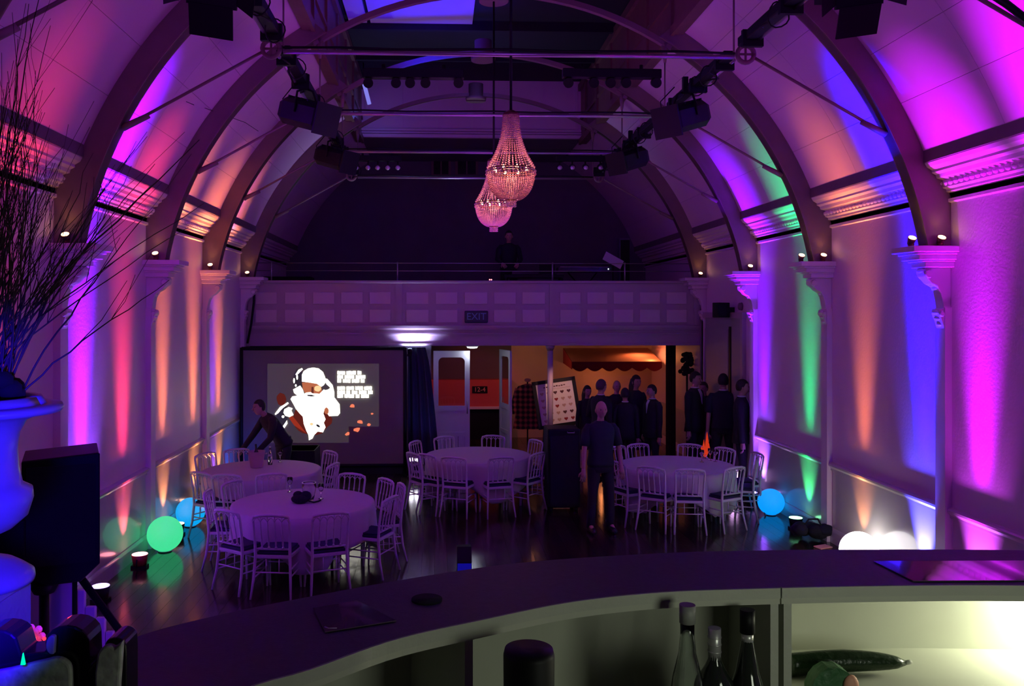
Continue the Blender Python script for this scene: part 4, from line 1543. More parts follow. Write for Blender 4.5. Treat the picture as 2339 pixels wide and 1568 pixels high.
def chandelier(y, label):
    # local origin at the rim; world z of rim 4.41
    rim = 4.40
    t = thing('chandelier', (CX, y, rim), label, 'chandelier', 'crystal chandeliers')
    top = .56
    MB().cyl((0, 0, top + .01), (0, 0, AZ + 4.14 - rim), .014, n=10).build('suspension_rod', M['black'], t)
    MB().lathe([(.0, top + .05), (.03, top + .045), (.08, top + .015), (.085, top - .005), (0, top - .005)], n=24).build('crown', M['brass'], t)
    for r, z in ((.225, .02), (.235, -.005), (.055, -.285)):
        fr = MB()
        fr.tube([(r * math.cos(a), r * math.sin(a), z) for a in [2 * PI * k / 36 for k in range(37)]], .0075, 6, cap=False)
        fr.build('frame_ring', M['brass'], t)
    NS = 32
    s1 = MB()
    for k in range(26):
        u = k / 25
        z = top - .01 - (top - .05) * u
        r = .078 + .145 * (u ** 2.3) + .012 * u
        octa(s1, (r, 0, z), .0085 + .0025 * u, .011)
    o1 = s1.build('bead_string', M['crystal'], t)
    o2m = MB()
    for k in range(19):
        th = PI / 2 * (k + .5) / 19 * .84
        octa(o2m, (.232 * math.cos(th) ** .8, 0, -.02 - .27 * math.sin(th)), .0105, .010)
    o2 = o2m.build('bowl_string', M['crystal'], t)
    for k in range(1, NS):
        part_copy(o1, t, (0, 0, 0), 2 * PI * k / NS)
    for k in range(1, 56):
        part_copy(o2, t, (0, 0, 0), 2 * PI * k / 56)
    rg = MB()
    for z, r, n_ in ((0.0, .243, 40), (-.03, .243, 40)):
        for k in range(n_):
            a = 2 * PI * k / n_
            octa(rg, (r * math.cos(a), r * math.sin(a), z), .013)
    rg.build('rim_beads', M['crystal'], t)
    tl_ = MB()
    for k in range(16):
        a = 2 * PI * k / 16
        for j in range(3):
            octa(tl_, (.05 * math.cos(a), .05 * math.sin(a), -.30 - .022 * j), .0095)
    tl_.build('tail_beads', M['crystal'], t)
    bl = emis('candle_bulb', (1.0, .50, .26), 14)
    for k in range(8):
        a = 2 * PI * (k + .35) / 8
        b_ = MB().lathe([(0, -.018), (.010, -.012), (.014, 0), (.010, .018), (0, .032)], (0, 0, 0), 10).build('bulb', bl, t)
        b_.location = (.17 * math.cos(a), .17 * math.sin(a), .015)
        MB().cyl((.17 * math.cos(a), .17 * math.sin(a), -.04), (.17 * math.cos(a), .17 * math.sin(a), -.003), .008, n=8).build('candle_tube', M['brass'], t)
    light('chandelier_light', 'POINT', (CX, y, rim - .06), 7.5, (1, .36, .26), size=.05)
    light('chandelier_light', 'POINT', (CX, y, rim + .12), 1.6, (1, .30, .25), size=.04)
    return t


chandelier(8.45, 'nearer crystal chandelier with a lit rim, hanging at the centre of the hall')
chandelier(11.05, 'farther crystal chandelier, partly hidden behind the nearer one')

# ------------------------------------------------------------------ lighting bars and stage lamps
def bar_line(tx, sg, nm):
    for i, (a, b) in enumerate(((3.4, 8.25), (8.65, 10.85), (11.2, 13.5), (13.8, 16.0))):
        where = ['nearest', 'second', 'third', 'farthest'][i]
        t = thing('lighting_bar', (tx, (a + b) / 2, TZ + .06), '%s black lighting bar from the bar counter, %s side of the hall' % (where, nm), 'lighting bar', 'black lighting bars slung between the ties')
        h = (b - a) / 2
        MB().span((-.055, -h, -.02), (.055, h, .07)).build('bar', M['black'], t, bevel=.01)
        MB().cyl((sg * .085, -h + .1, .0), (sg * .085, h - .1, .0), .022, n=10).build('rail', M['steel'], t)
        n_ = max(2, int(h * 2 / .7))
        for k in range(n_):
            yy = -h + .2 + (2 * h - .4) * k / max(1, n_ - 1)
            MB().box((sg * .02, yy, .0), (.2, .05, .16)).build('clamp', M['black'], t)
        pts = []
        rr = random.Random(i * 7 + (sg > 0))
        for k in range(int(h * 10)):
            pts.append((rr.uniform(-.09, .09), -h + k * .2, -.03 + rr.uniform(-.05, .08)))
        MB().tube(pts, .011, 6).build('cable', M['black'], t)
        for k in range(2 + (i < 1)):
            yy = rr.uniform(-h + .3, h - .3)
            MB().tube([(sg * -.06 + .09 * math.cos(a_), yy + .03 * math.sin(2 * a_), -.06 + .11 * math.sin(a_)) for a_ in [2 * PI * j / 14 for j in range(15)]], .007, 5).build('cable_loop', M['black'], t)


bar_line(TX0 - .02, -1, 'left')
bar_line(TX1 + .02, 1, 'right')


def barn_lamp(px, sg, label):
    p = U(px, 5, 5.95)
    t = thing('barn_door_lamp', (p.x, 5.95, p.z), label, 'stage lamp', 'barn door lamps hanging near the camera')
    rz = Matrix.Rotation(-sg * .15, 3, 'Y') @ Matrix.Rotation(.35, 3, 'X')

    def bx(c, d, nm, m_='black', r2=None):
        MB().box(rz @ Vector(c), d, (rz @ r2) if r2 else rz).build(nm, M[m_], t)
    bx((0, .1, .12), (.30, .34, .24), 'housing')
    bx((0, -.09, .12), (.34, .03, .30), 'gel_frame')
    bx((0, .25, .30), (.05, .05, .16), 'clamp')
    for s2 in (-1, 1):
        bx((s2 * .17, .1, .2), (.012, .06, .28), 'yoke')
    bx((0, -.09, -.125), (.30, .012, .22), 'barn_door', r2=Matrix.Rotation(.25, 3, 'X'))
    bx((0, -.15, .33), (.30, .012, .18), 'barn_door', r2=Matrix.Rotation(-.8, 3, 'X'))
    for s2 in (-1, 1):
        w = Vector((s2 * .17, -.1, 0))
        pts = [rz @ Vector(v) for v in ((s2 * .17, -.1, .24), (s2 * .17, -.1, 0), (s2 * .30, -.17, -.06), (s2 * .32, -.18, .24))]
        MB().prism(pts, rz @ Vector((0, .008, 0))).build('barn_door', M['black'], t)
    MB().tube([rz @ Vector((0, .25, .36)), Vector((sg * -.1, .3, .42)), Vector((sg * -.28, .3, .38))], .02, 8).build('hook', M['black'], t)


barn_lamp(493, -1, 'big black barn door lamp hanging at the top left of the hall')
barn_lamp(1947, 1, 'big black barn door lamp hanging at the top right of the hall')


def flood(px, py, Y, sc_, rzz, tiltz, label):
    p = U(px, py, Y)
    t = thing('stage_flood', p, label, 'stage lamp', 'black flood lamps under the lighting bars')
    q_ = Matrix.Rotation(rzz, 3, 'Z') @ Matrix.Rotation(tiltz, 3, 'X')
    secs = []
    for y_, w, h in ((-.30, .13, .12), (-.26, .15, .14), (.20, .15, .14), (.27, .12, .11), (.31, .07, .07)):
        secs.append([q_ @ (Vector((x * w, y_, z * h)) * sc_) for x, z in ((-1, -.6), (-.6, -1), (.6, -1), (1, -.6), (1, .6), (.6, 1), (-.6, 1), (-1, .6))])
    MB().sweep(secs).build('housing', M['black'], t)
    MB().box(q_ @ (Vector((0, -.315, 0)) * sc_), Vector((.34, .02, .32)) * sc_, q_).build('gel_frame', M['black'], t)
    MB().box(q_ @ (Vector((0, -.30, -.02)) * sc_), Vector((.2, .02, .2)) * sc_, q_).build('lens', M['darkglass'], t)
    for k in range(4):
        MB().box(q_ @ (Vector((0, -.1 + .09 * k, .145)) * sc_), Vector((.22, .02, .02)) * sc_, q_).build('cooling_fin', M['black'], t)
    for s2 in (-1, 1):
        MB().tube([q_ @ (Vector((s2 * .16, 0, 0)) * sc_), q_ @ (Vector((s2 * .165, 0, .1)) * sc_), Vector((s2 * .08, 0, .24)) * sc_, Vector((0, 0, .27)) * sc_], .014, 6).build('yoke', M['black'], t)
    MB().span((-.03, -.03, .25 * sc_), (.03, .03, .42 * sc_)).build('clamp', M['black'], t)
    MB().tube([Vector((-.12, .1, 0)), Vector((-.25, .1, .06)), Vector((-.27, .08, .2)), Vector((-.12, .02, .36))], .007, 5).build('cable', M['black'], t)


flood(697, 262, 9.9, 1.12, .95, .30, 'large black flood lamp under the left lighting bar')
flood(762, 362, 12.9, 1.05, .95, .30, 'smaller looking black flood lamp farther along the left lighting bar')
flood(1565, 268, 9.9, 1.12, -.95, .30, 'large black flood lamp under the right lighting bar')
flood(1440, 365, 12.9, 1.05, -.95, .30, 'smaller looking black flood lamp farther along the right lighting bar')


def batten(pxs, py_bar, py_head, Y, label, shiny=False, box=None):
    a, b = U(pxs[0], py_bar, Y), U(pxs[-1], py_bar, Y)
    t = thing('lamp_batten', ((a.x + b.x) / 2, Y, a.z), label, 'lamp batten')
    hw_ = (b.x - a.x) / 2 + .06
    MB().span((-hw_, -.05, -.05), (hw_, .05, .05)).build('bar', M['black'], t, bevel=.01)
    for s2 in (-.6, .6):
        MB().cyl((s2 * hw_, 0, .03), (s2 * hw_, 0, max(.1, TZ - a.z)), .02, n=8).build('clamp', M['black'], t)
    for px in pxs:
        h = U(px, py_head, Y)
        x, z = h.x - (a.x + b.x) / 2, h.z - a.z
        m = MB()
        m.cyl((x, .05, z + .02), (x, -.06, z - .015), .045, .055, 14)
        m.cyl((x, 0, z), (x, 0, 0), .015, n=6)
        hd = m.build('lamp_head', M['black'], t)
        if shiny:
            MB().lathe([(.047, 0), (.03, .012), (0, .016)], (x, -.058, z - .015), 12, rot=Matrix.Rotation(PI / 2, 3, 'X')).build('lens', M['foil'], hd)


batten([842, 905, 937, 972, 1047], 168, 190, 9.3, 'row of five small black lamps across the lantern, left of the chandelier')
batten([1297, 1355, 1393, 1428, 1497], 168, 190, 9.3, 'row of five small black lamps on a thick bar, right of the chandelier')
batten([814, 841, 863, 886, 909], 362, 382, 15.0, 'five small shiny lamps in a row at the far left lighting bar', True)
batten([1278, 1307, 1337, 1371, 1391], 362, 382, 15.0, 'five small shiny lamps in a row at the far right lighting bar', True)

# thin wires across the vault
def wire(pts, label, r=.004):
    tag(MB().tube(pts, r, 5).build('thin_cable', M['black']), label, 'cable')


wire([U(443, 240, 9.9), U(420, 230, 10.2), U(560, 280, 12.0), U(590, 300, 12.2)], 'thin wire crossing the left vault near the big flood lamp')
tp = [U(2239, -30, 4.6), U(2300, 10, 4.6), U(2339, 40, 4.6), U(2420, 75, 4.6)]
wire(tp, 'thick black cable at the top right corner of the picture', .022)

# ------------------------------------------------------------------ people
def skin_mesh(verts, edges, radii, root, sub=2):
    me = bpy.data.meshes.new('tmp')
    me.from_pydata(verts, edges, [])
    o = bpy.data.objects.new('tmp', me)
    COL.objects.link(o)
    o.modifiers.new('skin', 'SKIN').use_smooth_shade = True
    sv = me.skin_vertices[0].data
    for i, r in enumerate(radii):
        sv[i].radius = r if isinstance(r, tuple) else (r, r)
        sv[i].use_root = (i == root)
    s_ = o.modifiers.new('sub', 'SUBSURF')
    s_.levels = s_.render_levels = sub
    bpy.context.view_layer.update()
    dg = bpy.context.evaluated_depsgraph_get()
    out = bpy.data.meshes.new_from_object(o.evaluated_get(dg))
    bpy.data.objects.remove(o)
    bpy.data.meshes.remove(me)
    return out


def mesh_obj(name, me, m, parent):
    me.materials.clear()
    me.materials.append(m)
    o = bpy.data.objects.new(name, me)
    COL.objects.link(o)
    o.parent = parent
    for p in me.polygons:
        p.use_smooth = True
    return o


def mb_join(me, mb):
    bm = bmesh.new()
    bm.from_mesh(me)
    tmp = bpy.data.meshes.new('t')
    tmp.from_pydata(mb.v, [], mb.f)
    bm.from_mesh(tmp)
    bmesh.ops.recalc_face_normals(bm, faces=bm.faces)
    bm.to_mesh(me)
    bm.free()
    bpy.data.meshes.remove(tmp)


def person(loc, rz, label, H=1.75, lean=0.0, hands=((.24, -.02, .80), (-.24, -.02, .80)), elbows=None, head_dir=(0, -1), top='suit', legs='suit', hair='short', hairm='hairdark',
           female=False, shirt=False, skirt=False, stance=.10, step=0.0, group=None, headpitch=0.0, detail=1):
    """figure in local metres facing -Y, scaled from a 1.75 m body"""
    t = thing('person', loc, label, 'person', group, rz)
    k = H / 1.75
    wsh = .19 if not female else .165
    hipz, chz, nkz = .92, 1.30, 1.47
    def ln(y, z):
        # bend the trunk forward (towards -Y) about the hips
        dz = z - hipz
        return (y - math.sin(lean) * dz, hipz + math.cos(lean) * dz)
    V, E_, Rr = [], [], []

    def av(p, r, par=None):
        V.append(Vector(p) * k)
        Rr.append(tuple(q * k for q in r) if isinstance(r, tuple) else r * k)
        if par is not None:
            E_.append((par, len(V) - 1))
        return len(V) - 1
    def tp_(x, y, z):
        a = ln(y, z)
        return (x, a[0], a[1])
    pel = av((0, 0, hipz), (.115, .08))
    wa = av(tp_(0, 0, 1.08), (.10, .07), pel)
    ch = av(tp_(0, .005, chz), (.12, .075), wa)
    nb = av(tp_(0, .01, 1.42), (.055, .05), ch)
    nk = av(tp_(0, 0.0, 1.49), .05, nb)
    hb = tp_(0, 0, 1.50)
    # head stays more upright than the trunk
    hp = headpitch
    hc = Vector(hb) + Vector((head_dir[0] * .02, -.02 - math.sin(hp) * .12 + 0, math.cos(hp) * .12))
    h1 = av(Vector(hb) + Vector((0, -.012 - math.sin(hp) * .05, .05 * math.cos(hp))), (.050, .055), nk)
    h2 = av(hc, (.050, .060), h1)
    arms = []
    for s2, hand in ((1, hands[0]), (-1, hands[1])):
        sh = av(tp_(s2 * wsh, .01, 1.375), .045, ch)
        shp = Vector(V[sh]) / k
        hd = Vector(hand)
        d = hd - shp
        mid = (shp + hd) / 2
        reach = .54
        bend = math.sqrt(max(0, (reach / 2) ** 2 - (d.length / 2) ** 2))
        eldir = Vector((s2 * .5, .75, -.2))
        if elbows:
            eldir = Vector(elbows[0 if s2 > 0 else 1])
        eldir = (eldir - d.normalized() * eldir.dot(d.normalized())).normalized()
        el = mid + eldir * (bend + .015)
        e1 = av(el, .038, sh)
        wpos = hd
        w1 = av(wpos, .028, e1)
        dirh = (hd - el).normalized()
        pm = av(hd + dirh * .07, (.038, .022), w1)
        arms.append((sh, e1, w1, pm, dirh, hd, s2))
    lg = []
    for s2 in (1, -1):
        sy = step * s2
        a1 = av((s2 * .09, 0, .82), .065, pel)
        a2 = av((s2 * (.09 + stance * .3), -.02 - sy * .4, .49), .048, a1)
        a3 = av((s2 * (.09 + stance * .5), .01 + sy * .5, .09), .038, a2)
        a4 = av((s2 * (.10 + stance * .5), -.11 + sy * .5, .04), (.035, .03), a3)
        lg.append((a1, a2, a3, a4))
    body = skin_mesh(V, E_, Rr, pel, 1)
    mb = MB()
    # face: nose, ears, brow, chin, and fingers
    c = hc
    f = Vector((head_dir[0], head_dir[1], 0)).normalized()
    sd = Vector((-f.y, f.x, 0))
    def hpnt(a, b, z):
        return (c + f * a + sd * b + Vector((0, 0, z))) * k
    hv, hf = [], []
    nu, nv = 20, 14
    for j in range(nv + 1):
        th = PI * j / nv
        z = -math.cos(th)
        for i in range(nu):
            ph = 2 * PI * i / nu
            a_, b_ = math.sin(th) * math.cos(ph), math.sin(th) * math.sin(ph)
            tw = 1.0 if z > -.1 else 1 - .38 * (-.1 - z)
            fw = .012 * max(0, -z) if a_ > 0 else (-.02 * max(0, -z - .3))
            back = .092 if a_ < 0 else .086
            hv.append(hpnt(a_ * back * tw + fw + (.004 if a_ > 0 else 0), b_ * .073 * tw, z * .118))
    for j in range(nv):
        for i in range(nu):
            i2 = (i + 1) % nu
            hf.append((j * nu + i, j * nu + i2, (j + 1) * nu + i2, (j + 1) * nu + i))
    mb.add(hv, hf, True)
    mb.tube([hpnt(.080, 0, .022), hpnt(.092, 0, -.004), hpnt(.104, 0, -.026), hpnt(.086, 0, -.034)], [.007 * k, .010 * k, .014 * k, .007 * k], 8)
    for s2 in (-1, 1):
        mb.ball(hpnt(-.004, s2 * .073, -.008), (.014 * k, .014 * k, .030 * k), 8, 6)
        mb.tube([hpnt(.078, s2 * .018, .030), hpnt(.080, s2 * .035, .034), hpnt(.066, s2 * .052, .028)], .0055 * k, 6)
    mb.tube([hpnt(.080, .024, -.062), hpnt(.089, 0, -.060), hpnt(.080, -.024, -.062)], .006 * k, 6)
    for (sh, e1, w1, pm, dirh, hd, s2) in arms:
        base = (hd + dirh * .085)
        mb.tube([(hd - dirh * .02) * k, (hd + dirh * .02) * k, (hd + dirh * .055) * k, (hd + dirh * .09) * k], [.026 * k, .034 * k, .038 * k, .034 * k], 12)
        side = dirh.cross(Vector((0, 1, 0)))
        if side.length < .2:
            side = dirh.cross(Vector((1, 0, 0)))
        side.normalize()
        nrm = side.cross(dirh).normalized()
        if nrm.y > 0:
            pass
        for q_, (off, ln_) in enumerate(((-.03, .062), (-.01, .075), (.01, .080), (.03, .070))):
            p0 = base + side * off - dirh * .01
            p1 = p0 + dirh * ln_ * .5 + nrm * .005
            p2 = p1 + dirh * ln_ * .3 + nrm * .018
            p3 = p2 + dirh * ln_ * .15 + nrm * .022
            mb.tube([p0 * k, p1 * k, p2 * k, p3 * k], [.0095 * k, .009 * k, .008 * k, .006 * k], 6)
        th0 = hd + dirh * .03 - side * .025
        mb.tube([th0 * k, (th0 - side * .03 + dirh * .025) * k, (th0 - side * .035 + dirh * .06 + nrm * .01) * k], [.013 * k, .011 * k, .008 * k], 6)
    mb_join(body, mb)
    mesh_obj('body', body, M['skin'], t)
    ey = MB()
    for s2 in (-1, 1):
        ey.ball(hpnt(.076, s2 * .031, .010), (.010 * k, .010 * k, .006 * k), 8, 6)
    ey.build('eyes', M['hairdark'], t)
    # jacket or shirt: shaped trunk with sleeves
    fs_ = .88 if female else 1.0
    long_ = top == 'suit'
    rings = [(.78 if long_ else .88, .205 if long_ else .178, .145 if long_ else .125), (.92, .182, .128), (1.06, .160, .112), (1.20, .178, .122), (1.32, .192, .122), (1.385, .190, .108), (1.425, .155, .092), (1.455, .098, .076), (1.475, .064, .062)]
    secs = []
    for z, rx, ry in rings:
        y0, zz = (0, z) if z < hipz else ln(.005, z)
        tl = lean if z > hipz + .05 else lean * .5
        row = []
        for q_ in range(28):
            a = 2 * PI * q_ / 28
            ex = .82
            cx_, cy_ = math.cos(a), math.sin(a)
            px_q = math.copysign(abs(cx_) ** ex, cx_) * rx * fs_
            py_q = math.copysign(abs(cy_) ** ex, cy_) * ry
            row.append(Vector((px_q, y0 + py_q * math.cos(tl), zz + py_q * math.sin(tl))) * k)
        secs.append(row)
    m = MB().sweep(secs)
    m.sm = [True] * len(m.f)
    for (sh, e1, w1, pm, dirh, hd, s2) in arms:
        shp, elp, wp = Vector(V[sh]), Vector(V[e1]), Vector(V[w1])
        chp = Vector(tp_(s2 * .12 * fs_, .005, 1.37)) * k
        if top in ('suit', 'blackshirt'):
            pts_ = [chp, shp.lerp(chp, .25) + Vector((0, 0, .004)), shp + (elp - shp) * .12, shp.lerp(elp, .5), elp, elp.lerp(wp, .5), wp]
            rs_ = [.068, .070, .066, .057, .050, .044, .040]
        else:
            pts_ = [chp, shp.lerp(chp, .25) + Vector((0, 0, .004)), shp + (elp - shp) * .12, shp.lerp(elp, .5), shp.lerp(elp, .85)]
            rs_ = [.066, .068, .066, .064, .064]
        m.tube(pts_, [q_ * k * (fs_ if female else 1) for q_ in rs_], 14)
    m.build('jacket' if top == 'suit' else 'shirt', M['navy'] if top == 'navy' else M['suit'], t)
    if skirt:
        MB().sweep([[Vector((w * math.cos(a), d * math.sin(a), z)) * k for a in [2 * PI * j / 24 for j in range(24)]] for z, w, d in ((1.05, .13, .10), (.9, .175, .125), (.6, .21, .16), (.45, .22, .17))]).build('skirt', M['suit'], t)
    else:
        m = MB()
        m.sweep([[Vector((w * math.cos(a), d * math.sin(a), z)) * k for a in [2 * PI * j / 24 for j in range(24)]] for z, w, d in ((.80, .165, .11), (.88, .172, .122), (.96, .162, .115), (1.02, .155, .108))])
        for a1, a2v, a3, a4 in lg:
            A1, A2, A3 = Vector(V[a1]), Vector(V[a2v]), Vector(V[a3])
            m.tube([A1 + Vector((0, 0, .05 * k)), A1, A1.lerp(A2, .5), A2, A2.lerp(A3, .5), A3 - Vector((0, 0, .03 * k))], [q_ * k for q_ in (.088, .092, .078, .062, .057, .054)], 16)
        m.sm = [True] * len(m.f)
        m.build('trousers', M['suit'], t)
    for a1, a2v, a3, a4 in lg:
        p = Vector(V[a3]) / k
        MB().sweep([[Vector((p.x + w * math.cos(a), yy, max(0.0, z0 + h * math.sin(a)))) * k for a in [2 * PI * j / 14 for j in range(14)]]
                    for yy, w, h, z0 in ((p.y + .075, .02, .03, .03), (p.y + .06, .036, .05, .045), (p.y, .044, .06, .05), (p.y - .09, .048, .045, .035), (p.y - .16, .04, .035, .028), (p.y - .185, .015, .015, .02))]).build('shoe', M['shoe'], t)
    if shirt:
        m = MB()
        a = Vector(tp_(0, 0, 1.49))
        m.tube([(a + Vector((.056 * math.cos(x), .055 * math.sin(x), -.004))) * k for x in [2 * PI * j / 18 for j in range(19)]], .011 * k, 6, cap=False)
        m.build('shirt_collar', M['whiteshirt'], t)
        pq = [tp_(-.035, -.070, 1.465), tp_(.035, -.070, 1.465), tp_(.03, -.112, 1.39), tp_(0, -.128, 1.22), tp_(-.03, -.112, 1.39)]
        MB().prism([Vector(v) * k for v in pq], Vector((0, -.006, 0)) * k).build('shirt_front', M['whiteshirt'], t)
    # hair
    if hair != 'bald':
        m = MB()
        vs, fs = [], []
        nu, nv = 20, 9
        for j in range(nv + 1):
            for i in range(nu):
                ph = 2 * PI * i / nu
                fr = math.cos(ph)   # +1 towards the face
                lim = 1.12 if fr > .45 else (1.5 if fr > .05 else (1.75 if fr > -.3 else 2.15))
                if hair == 'long':
                    lim = 1.2 if fr > .5 else 2.2
                th = lim * j / nv
                a_, b_, z_ = math.sin(th) * math.cos(ph), math.sin(th) * math.sin(ph), math.cos(th)
                r1, r2, r3 = .100, .083, .116
                vs.append((c + Vector((0, 0, .012)) + f * (a_ * r1 - .010) + sd * (b_ * r2) + Vector((0, 0, z_ * r3 + .002))) * k)
        for j in range(nv):
            for i in range(nu):
                i2 = (i + 1) % nu
                fs.append((j * nu + i, j * nu + i2, (j + 1) * nu + i2, (j + 1) * nu + i))
        m.add(vs, fs, True)
        if hair == 'long':
            m.tube([(c - f * .055 + Vector((0, 0, .04))) * k, (c - f * .085 + Vector((0, 0, -.08))) * k, (c - f * .10 + Vector((0, 0, -.24))) * k, (c - f * .09 + Vector((0, 0, -.36))) * k], [.07 * k, .085 * k, .075 * k, .03 * k], 14)
        m.build('hair', M[hairm], t)
    return t


# man standing in front, beside the black cabinet
p = UZ(1372, 1222, 0)
man_front = person((U(1372, 1000, 11.6).x, 11.6, 0), 0.15, 'bald standing man in a navy short-sleeved shirt, arms hanging, right of the black cabinet', 1.80, hands=((.25, -.10, .86), (-.27, -.10, .84)), top='navy', hair='bald')
# man bending over the back left table
pb = U(622, 1022, 13.75)
person((U(648, 1022, 13.75).x, 13.75, 0), -.98, 'man in black bending over the back left table in front of the screen', 1.76, lean=.62, hands=((.20, -.52, .84), (-.16, -.62, .84)), top='blackshirt', hair='short', headpitch=.5, step=.08)
# DJ
person((U(1162, 560, 18.0).x, 18.0, 2.98), .0, 'man in black standing behind the desk on the dark gallery', 1.76, hands=((.16, -.34, 1.02), (-.16, -.34, 1.02)), top='blackshirt', headpitch=.3)
grp = 'guests standing under the balcony'


def guest(px, py, Yd, rz, label, **kw):
    """head top at the pixel, standing at depth Yd"""
    p = U(px, py, Yd)
    return person((p.x, Yd, 0), rz, label, H=p.z, group=grp, **kw)


guest(1341, 880, 16.1, .3, 'woman with long dark hair standing at the right of the easel poster', female=True, hair='long', skirt=True, top='suit')
guest(1372, 866, 15.0, -1.0 + PI, 'dark suited man in profile with a pale collar, in front of the awning', shirt=True, top='suit', hairm='hairbrown', hands=((.18, -.22, 1.02), (-.22, -.05, .85)))
guest(1408, 868, 16.0, .2, 'bald man in black standing beneath the left half of the awning', hair='bald', top='suit')
guest(1428, 886, 15.1, PI, 'shorter dark haired guest with a pale collar seen from behind under the awning', shirt=True, hair='short', top='suit')
guest(1452, 856, 15.7, .4, 'tall woman with long dark hair under the awning, left of the bearded man', female=True, hair='long', top='suit', skirt=True)
guest(1490, 878, 15.2, -1.2, 'dark haired man in a black suit facing left beneath the right end of the awning', shirt=True, hair='short', top='suit')
guest(1587, 848, 15.2, .8, 'tall man in a black suit standing left of the right wall door', shirt=True, top='suit')
guest(1608, 872, 15.8, -.8, 'guest half hidden behind the tall man by the right wall door', top='suit', hairm='hairbrown')
guest(1652, 853, 14.7, PI - .3, 'broad man in a dark blue suit seen from behind, in front of the grey-green door', top='navy', shirt=True)
guest(1694, 866, 13.95, 1.2, 'guest in black at the far right, half hidden by the wall pilaster', top='suit', shirt=True)

# ------------------------------------------------------------------ stage floor, bar counter
stage = struct(MB().span((L, Y0, 0), (R, 4.2, 1.3)).build('stage_floor', M['gallerydark']))
CZ = 2.4
far = [(-.567, 1.581), (-.448, 1.699), (-.276, 1.809), (-.049, 1.934), (.21, 2.042), (.544, 2.104), (.827, 2.121), (1.106, 2.118), (1.476, 2.096), (1.9, 2.03), (2.3, 1.9)]
near = [(-.46, 1.10), (-.40, 1.25), (-.302, 1.383), (-.22, 1.443), (-.08, 1.573), (.086, 1.667), (.272, 1.761), (.469, 1.814), (.665, 1.83), (.961, 1.839), (1.289, 1.83), (1.8, 1.77), (2.2, 1.66)]
farf = [(-.60, 1.10), (-.585, 1.4)] + far


def smooth_curve(pts, n=60):
    out = []
    P_ = [Vector((a, b, 0)) for a, b in pts]
    for i in range(len(P_) - 1):
        p0, p1, p2, p3 = P_[max(i - 1, 0)], P_[i], P_[i + 1], P_[min(i + 2, len(P_) - 1)]
        for k in range(6):
            t = k / 6
            out.append(.5 * ((2 * p1) + (-p0 + p2) * t + (2 * p0 - 5 * p1 + 4 * p2 - p3) * t * t + (-p0 + 3 * p1 - 3 * p2 + p3) * t ** 3))
    out.append(P_[-1])
    return out


nearc = smooth_curve(near)
farc = smooth_curve(farf)
bar_ = thing('bar_counter', (0, 0, 0), 'long curved bar counter with dark purple top and cream shelving underneath', 'bar counter')


def resamp(pts, n):
    ds = [0]
    for i in range(1, len(pts)):
        ds.append(ds[-1] + (pts[i] - pts[i - 1]).length)
    out = []
    for k in range(n):
        t = ds[-1] * k / (n - 1)
        j = 0
        while j < len(ds) - 2 and ds[j + 1] < t:
            j += 1
        out.append(pts[j].lerp(pts[j + 1], (t - ds[j]) / max(1e-9, ds[j + 1] - ds[j])))
    return out


A, B = resamp(nearc, 90), resamp(farc, 90)
secs = [[Vector((A[i].x, A[i].y, CZ)), Vector((B[i].x, B[i].y, CZ)), Vector((B[i].x, B[i].y, CZ - .018)), Vector((A[i].x, A[i].y, CZ - .018))] for i in range(90)]
MB().sweep(secs).build('countertop', M['counter'], bar_)


def offset(pts, d):
    out = []
    for i, p in enumerate(pts):
        t = (pts[min(i + 1, len(pts) - 1)] - pts[max(i - 1, 0)]).normalized()
        out.append(p + Vector((-t.y, t.x, 0)) * d)
    return out


def band(pts, z0, z1, d0, d1, name, m_):
    a, b = offset(pts, d0), offset(pts, d1)
    MB().sweep([[Vector((a[i].x, a[i].y, z0)), Vector((b[i].x, b[i].y, z0)), Vector((b[i].x, b[i].y, z1)), Vector((a[i].x, a[i].y, z1))] for i in range(len(pts))]).build(name, m_, bar_)


gapx = UZ(1787, 1342, CZ).x
j = min(range(90), key=lambda i: abs(A[i].x - gapx))
for nm, seg in (('left', A[:j] + [A[j - 1].lerp(A[j], .9)]), ('right', A[j:])):
    band(seg, CZ - .023, CZ - .0005, -.004, .012, 'edge_band', M['cream'])
    band(seg, CZ - .036, CZ - .023, -.001, .014, 'shelf_rail', M['creamin'])
band(A, 1.3, CZ - .02, .24, .25, 'back_board', M['creamin'])
# compartments
SHL, SHR = 2.08, 2.165
band(A[:j + 1], SHL - .018, SHL, .01, .24, 'shelf_board', M['creamin'])
band(A[j:], SHR - .018, SHR, .01, .24, 'shelf_board', M['creamin'])
band(A, 1.34, 1.36, .01, .24, 'shelf_board', M['creamin'])


def divider(px, w=.018, py=1500):
    AF = resamp(A, 700)

    def pxof(v):
        w_ = Vector((v.x, v.y, 0))
        return PX0 + FPX * w_.dot(RV) / w_.dot(FV)
    i = min(range(700), key=lambda q: abs(pxof(AF[q]) - px))
    o1, o2 = offset(AF, .002)[i], offset(AF, .24)[i]
    d = (o2 - o1)
    t_ = Vector((-d.y, d.x, 0)).normalized() * w / 2
    MB().prism([Vector((o1 + t_).to_tuple()[:2] + (1.3,)), Vector((o2 + t_).to_tuple()[:2] + (1.3,)), Vector((o2 - t_).to_tuple()[:2] + (1.3,)), Vector((o1 - t_).to_tuple()[:2] + (1.3,))], (0, 0, CZ - .036 - 1.3)).build('divider', M['cream'], bar_)


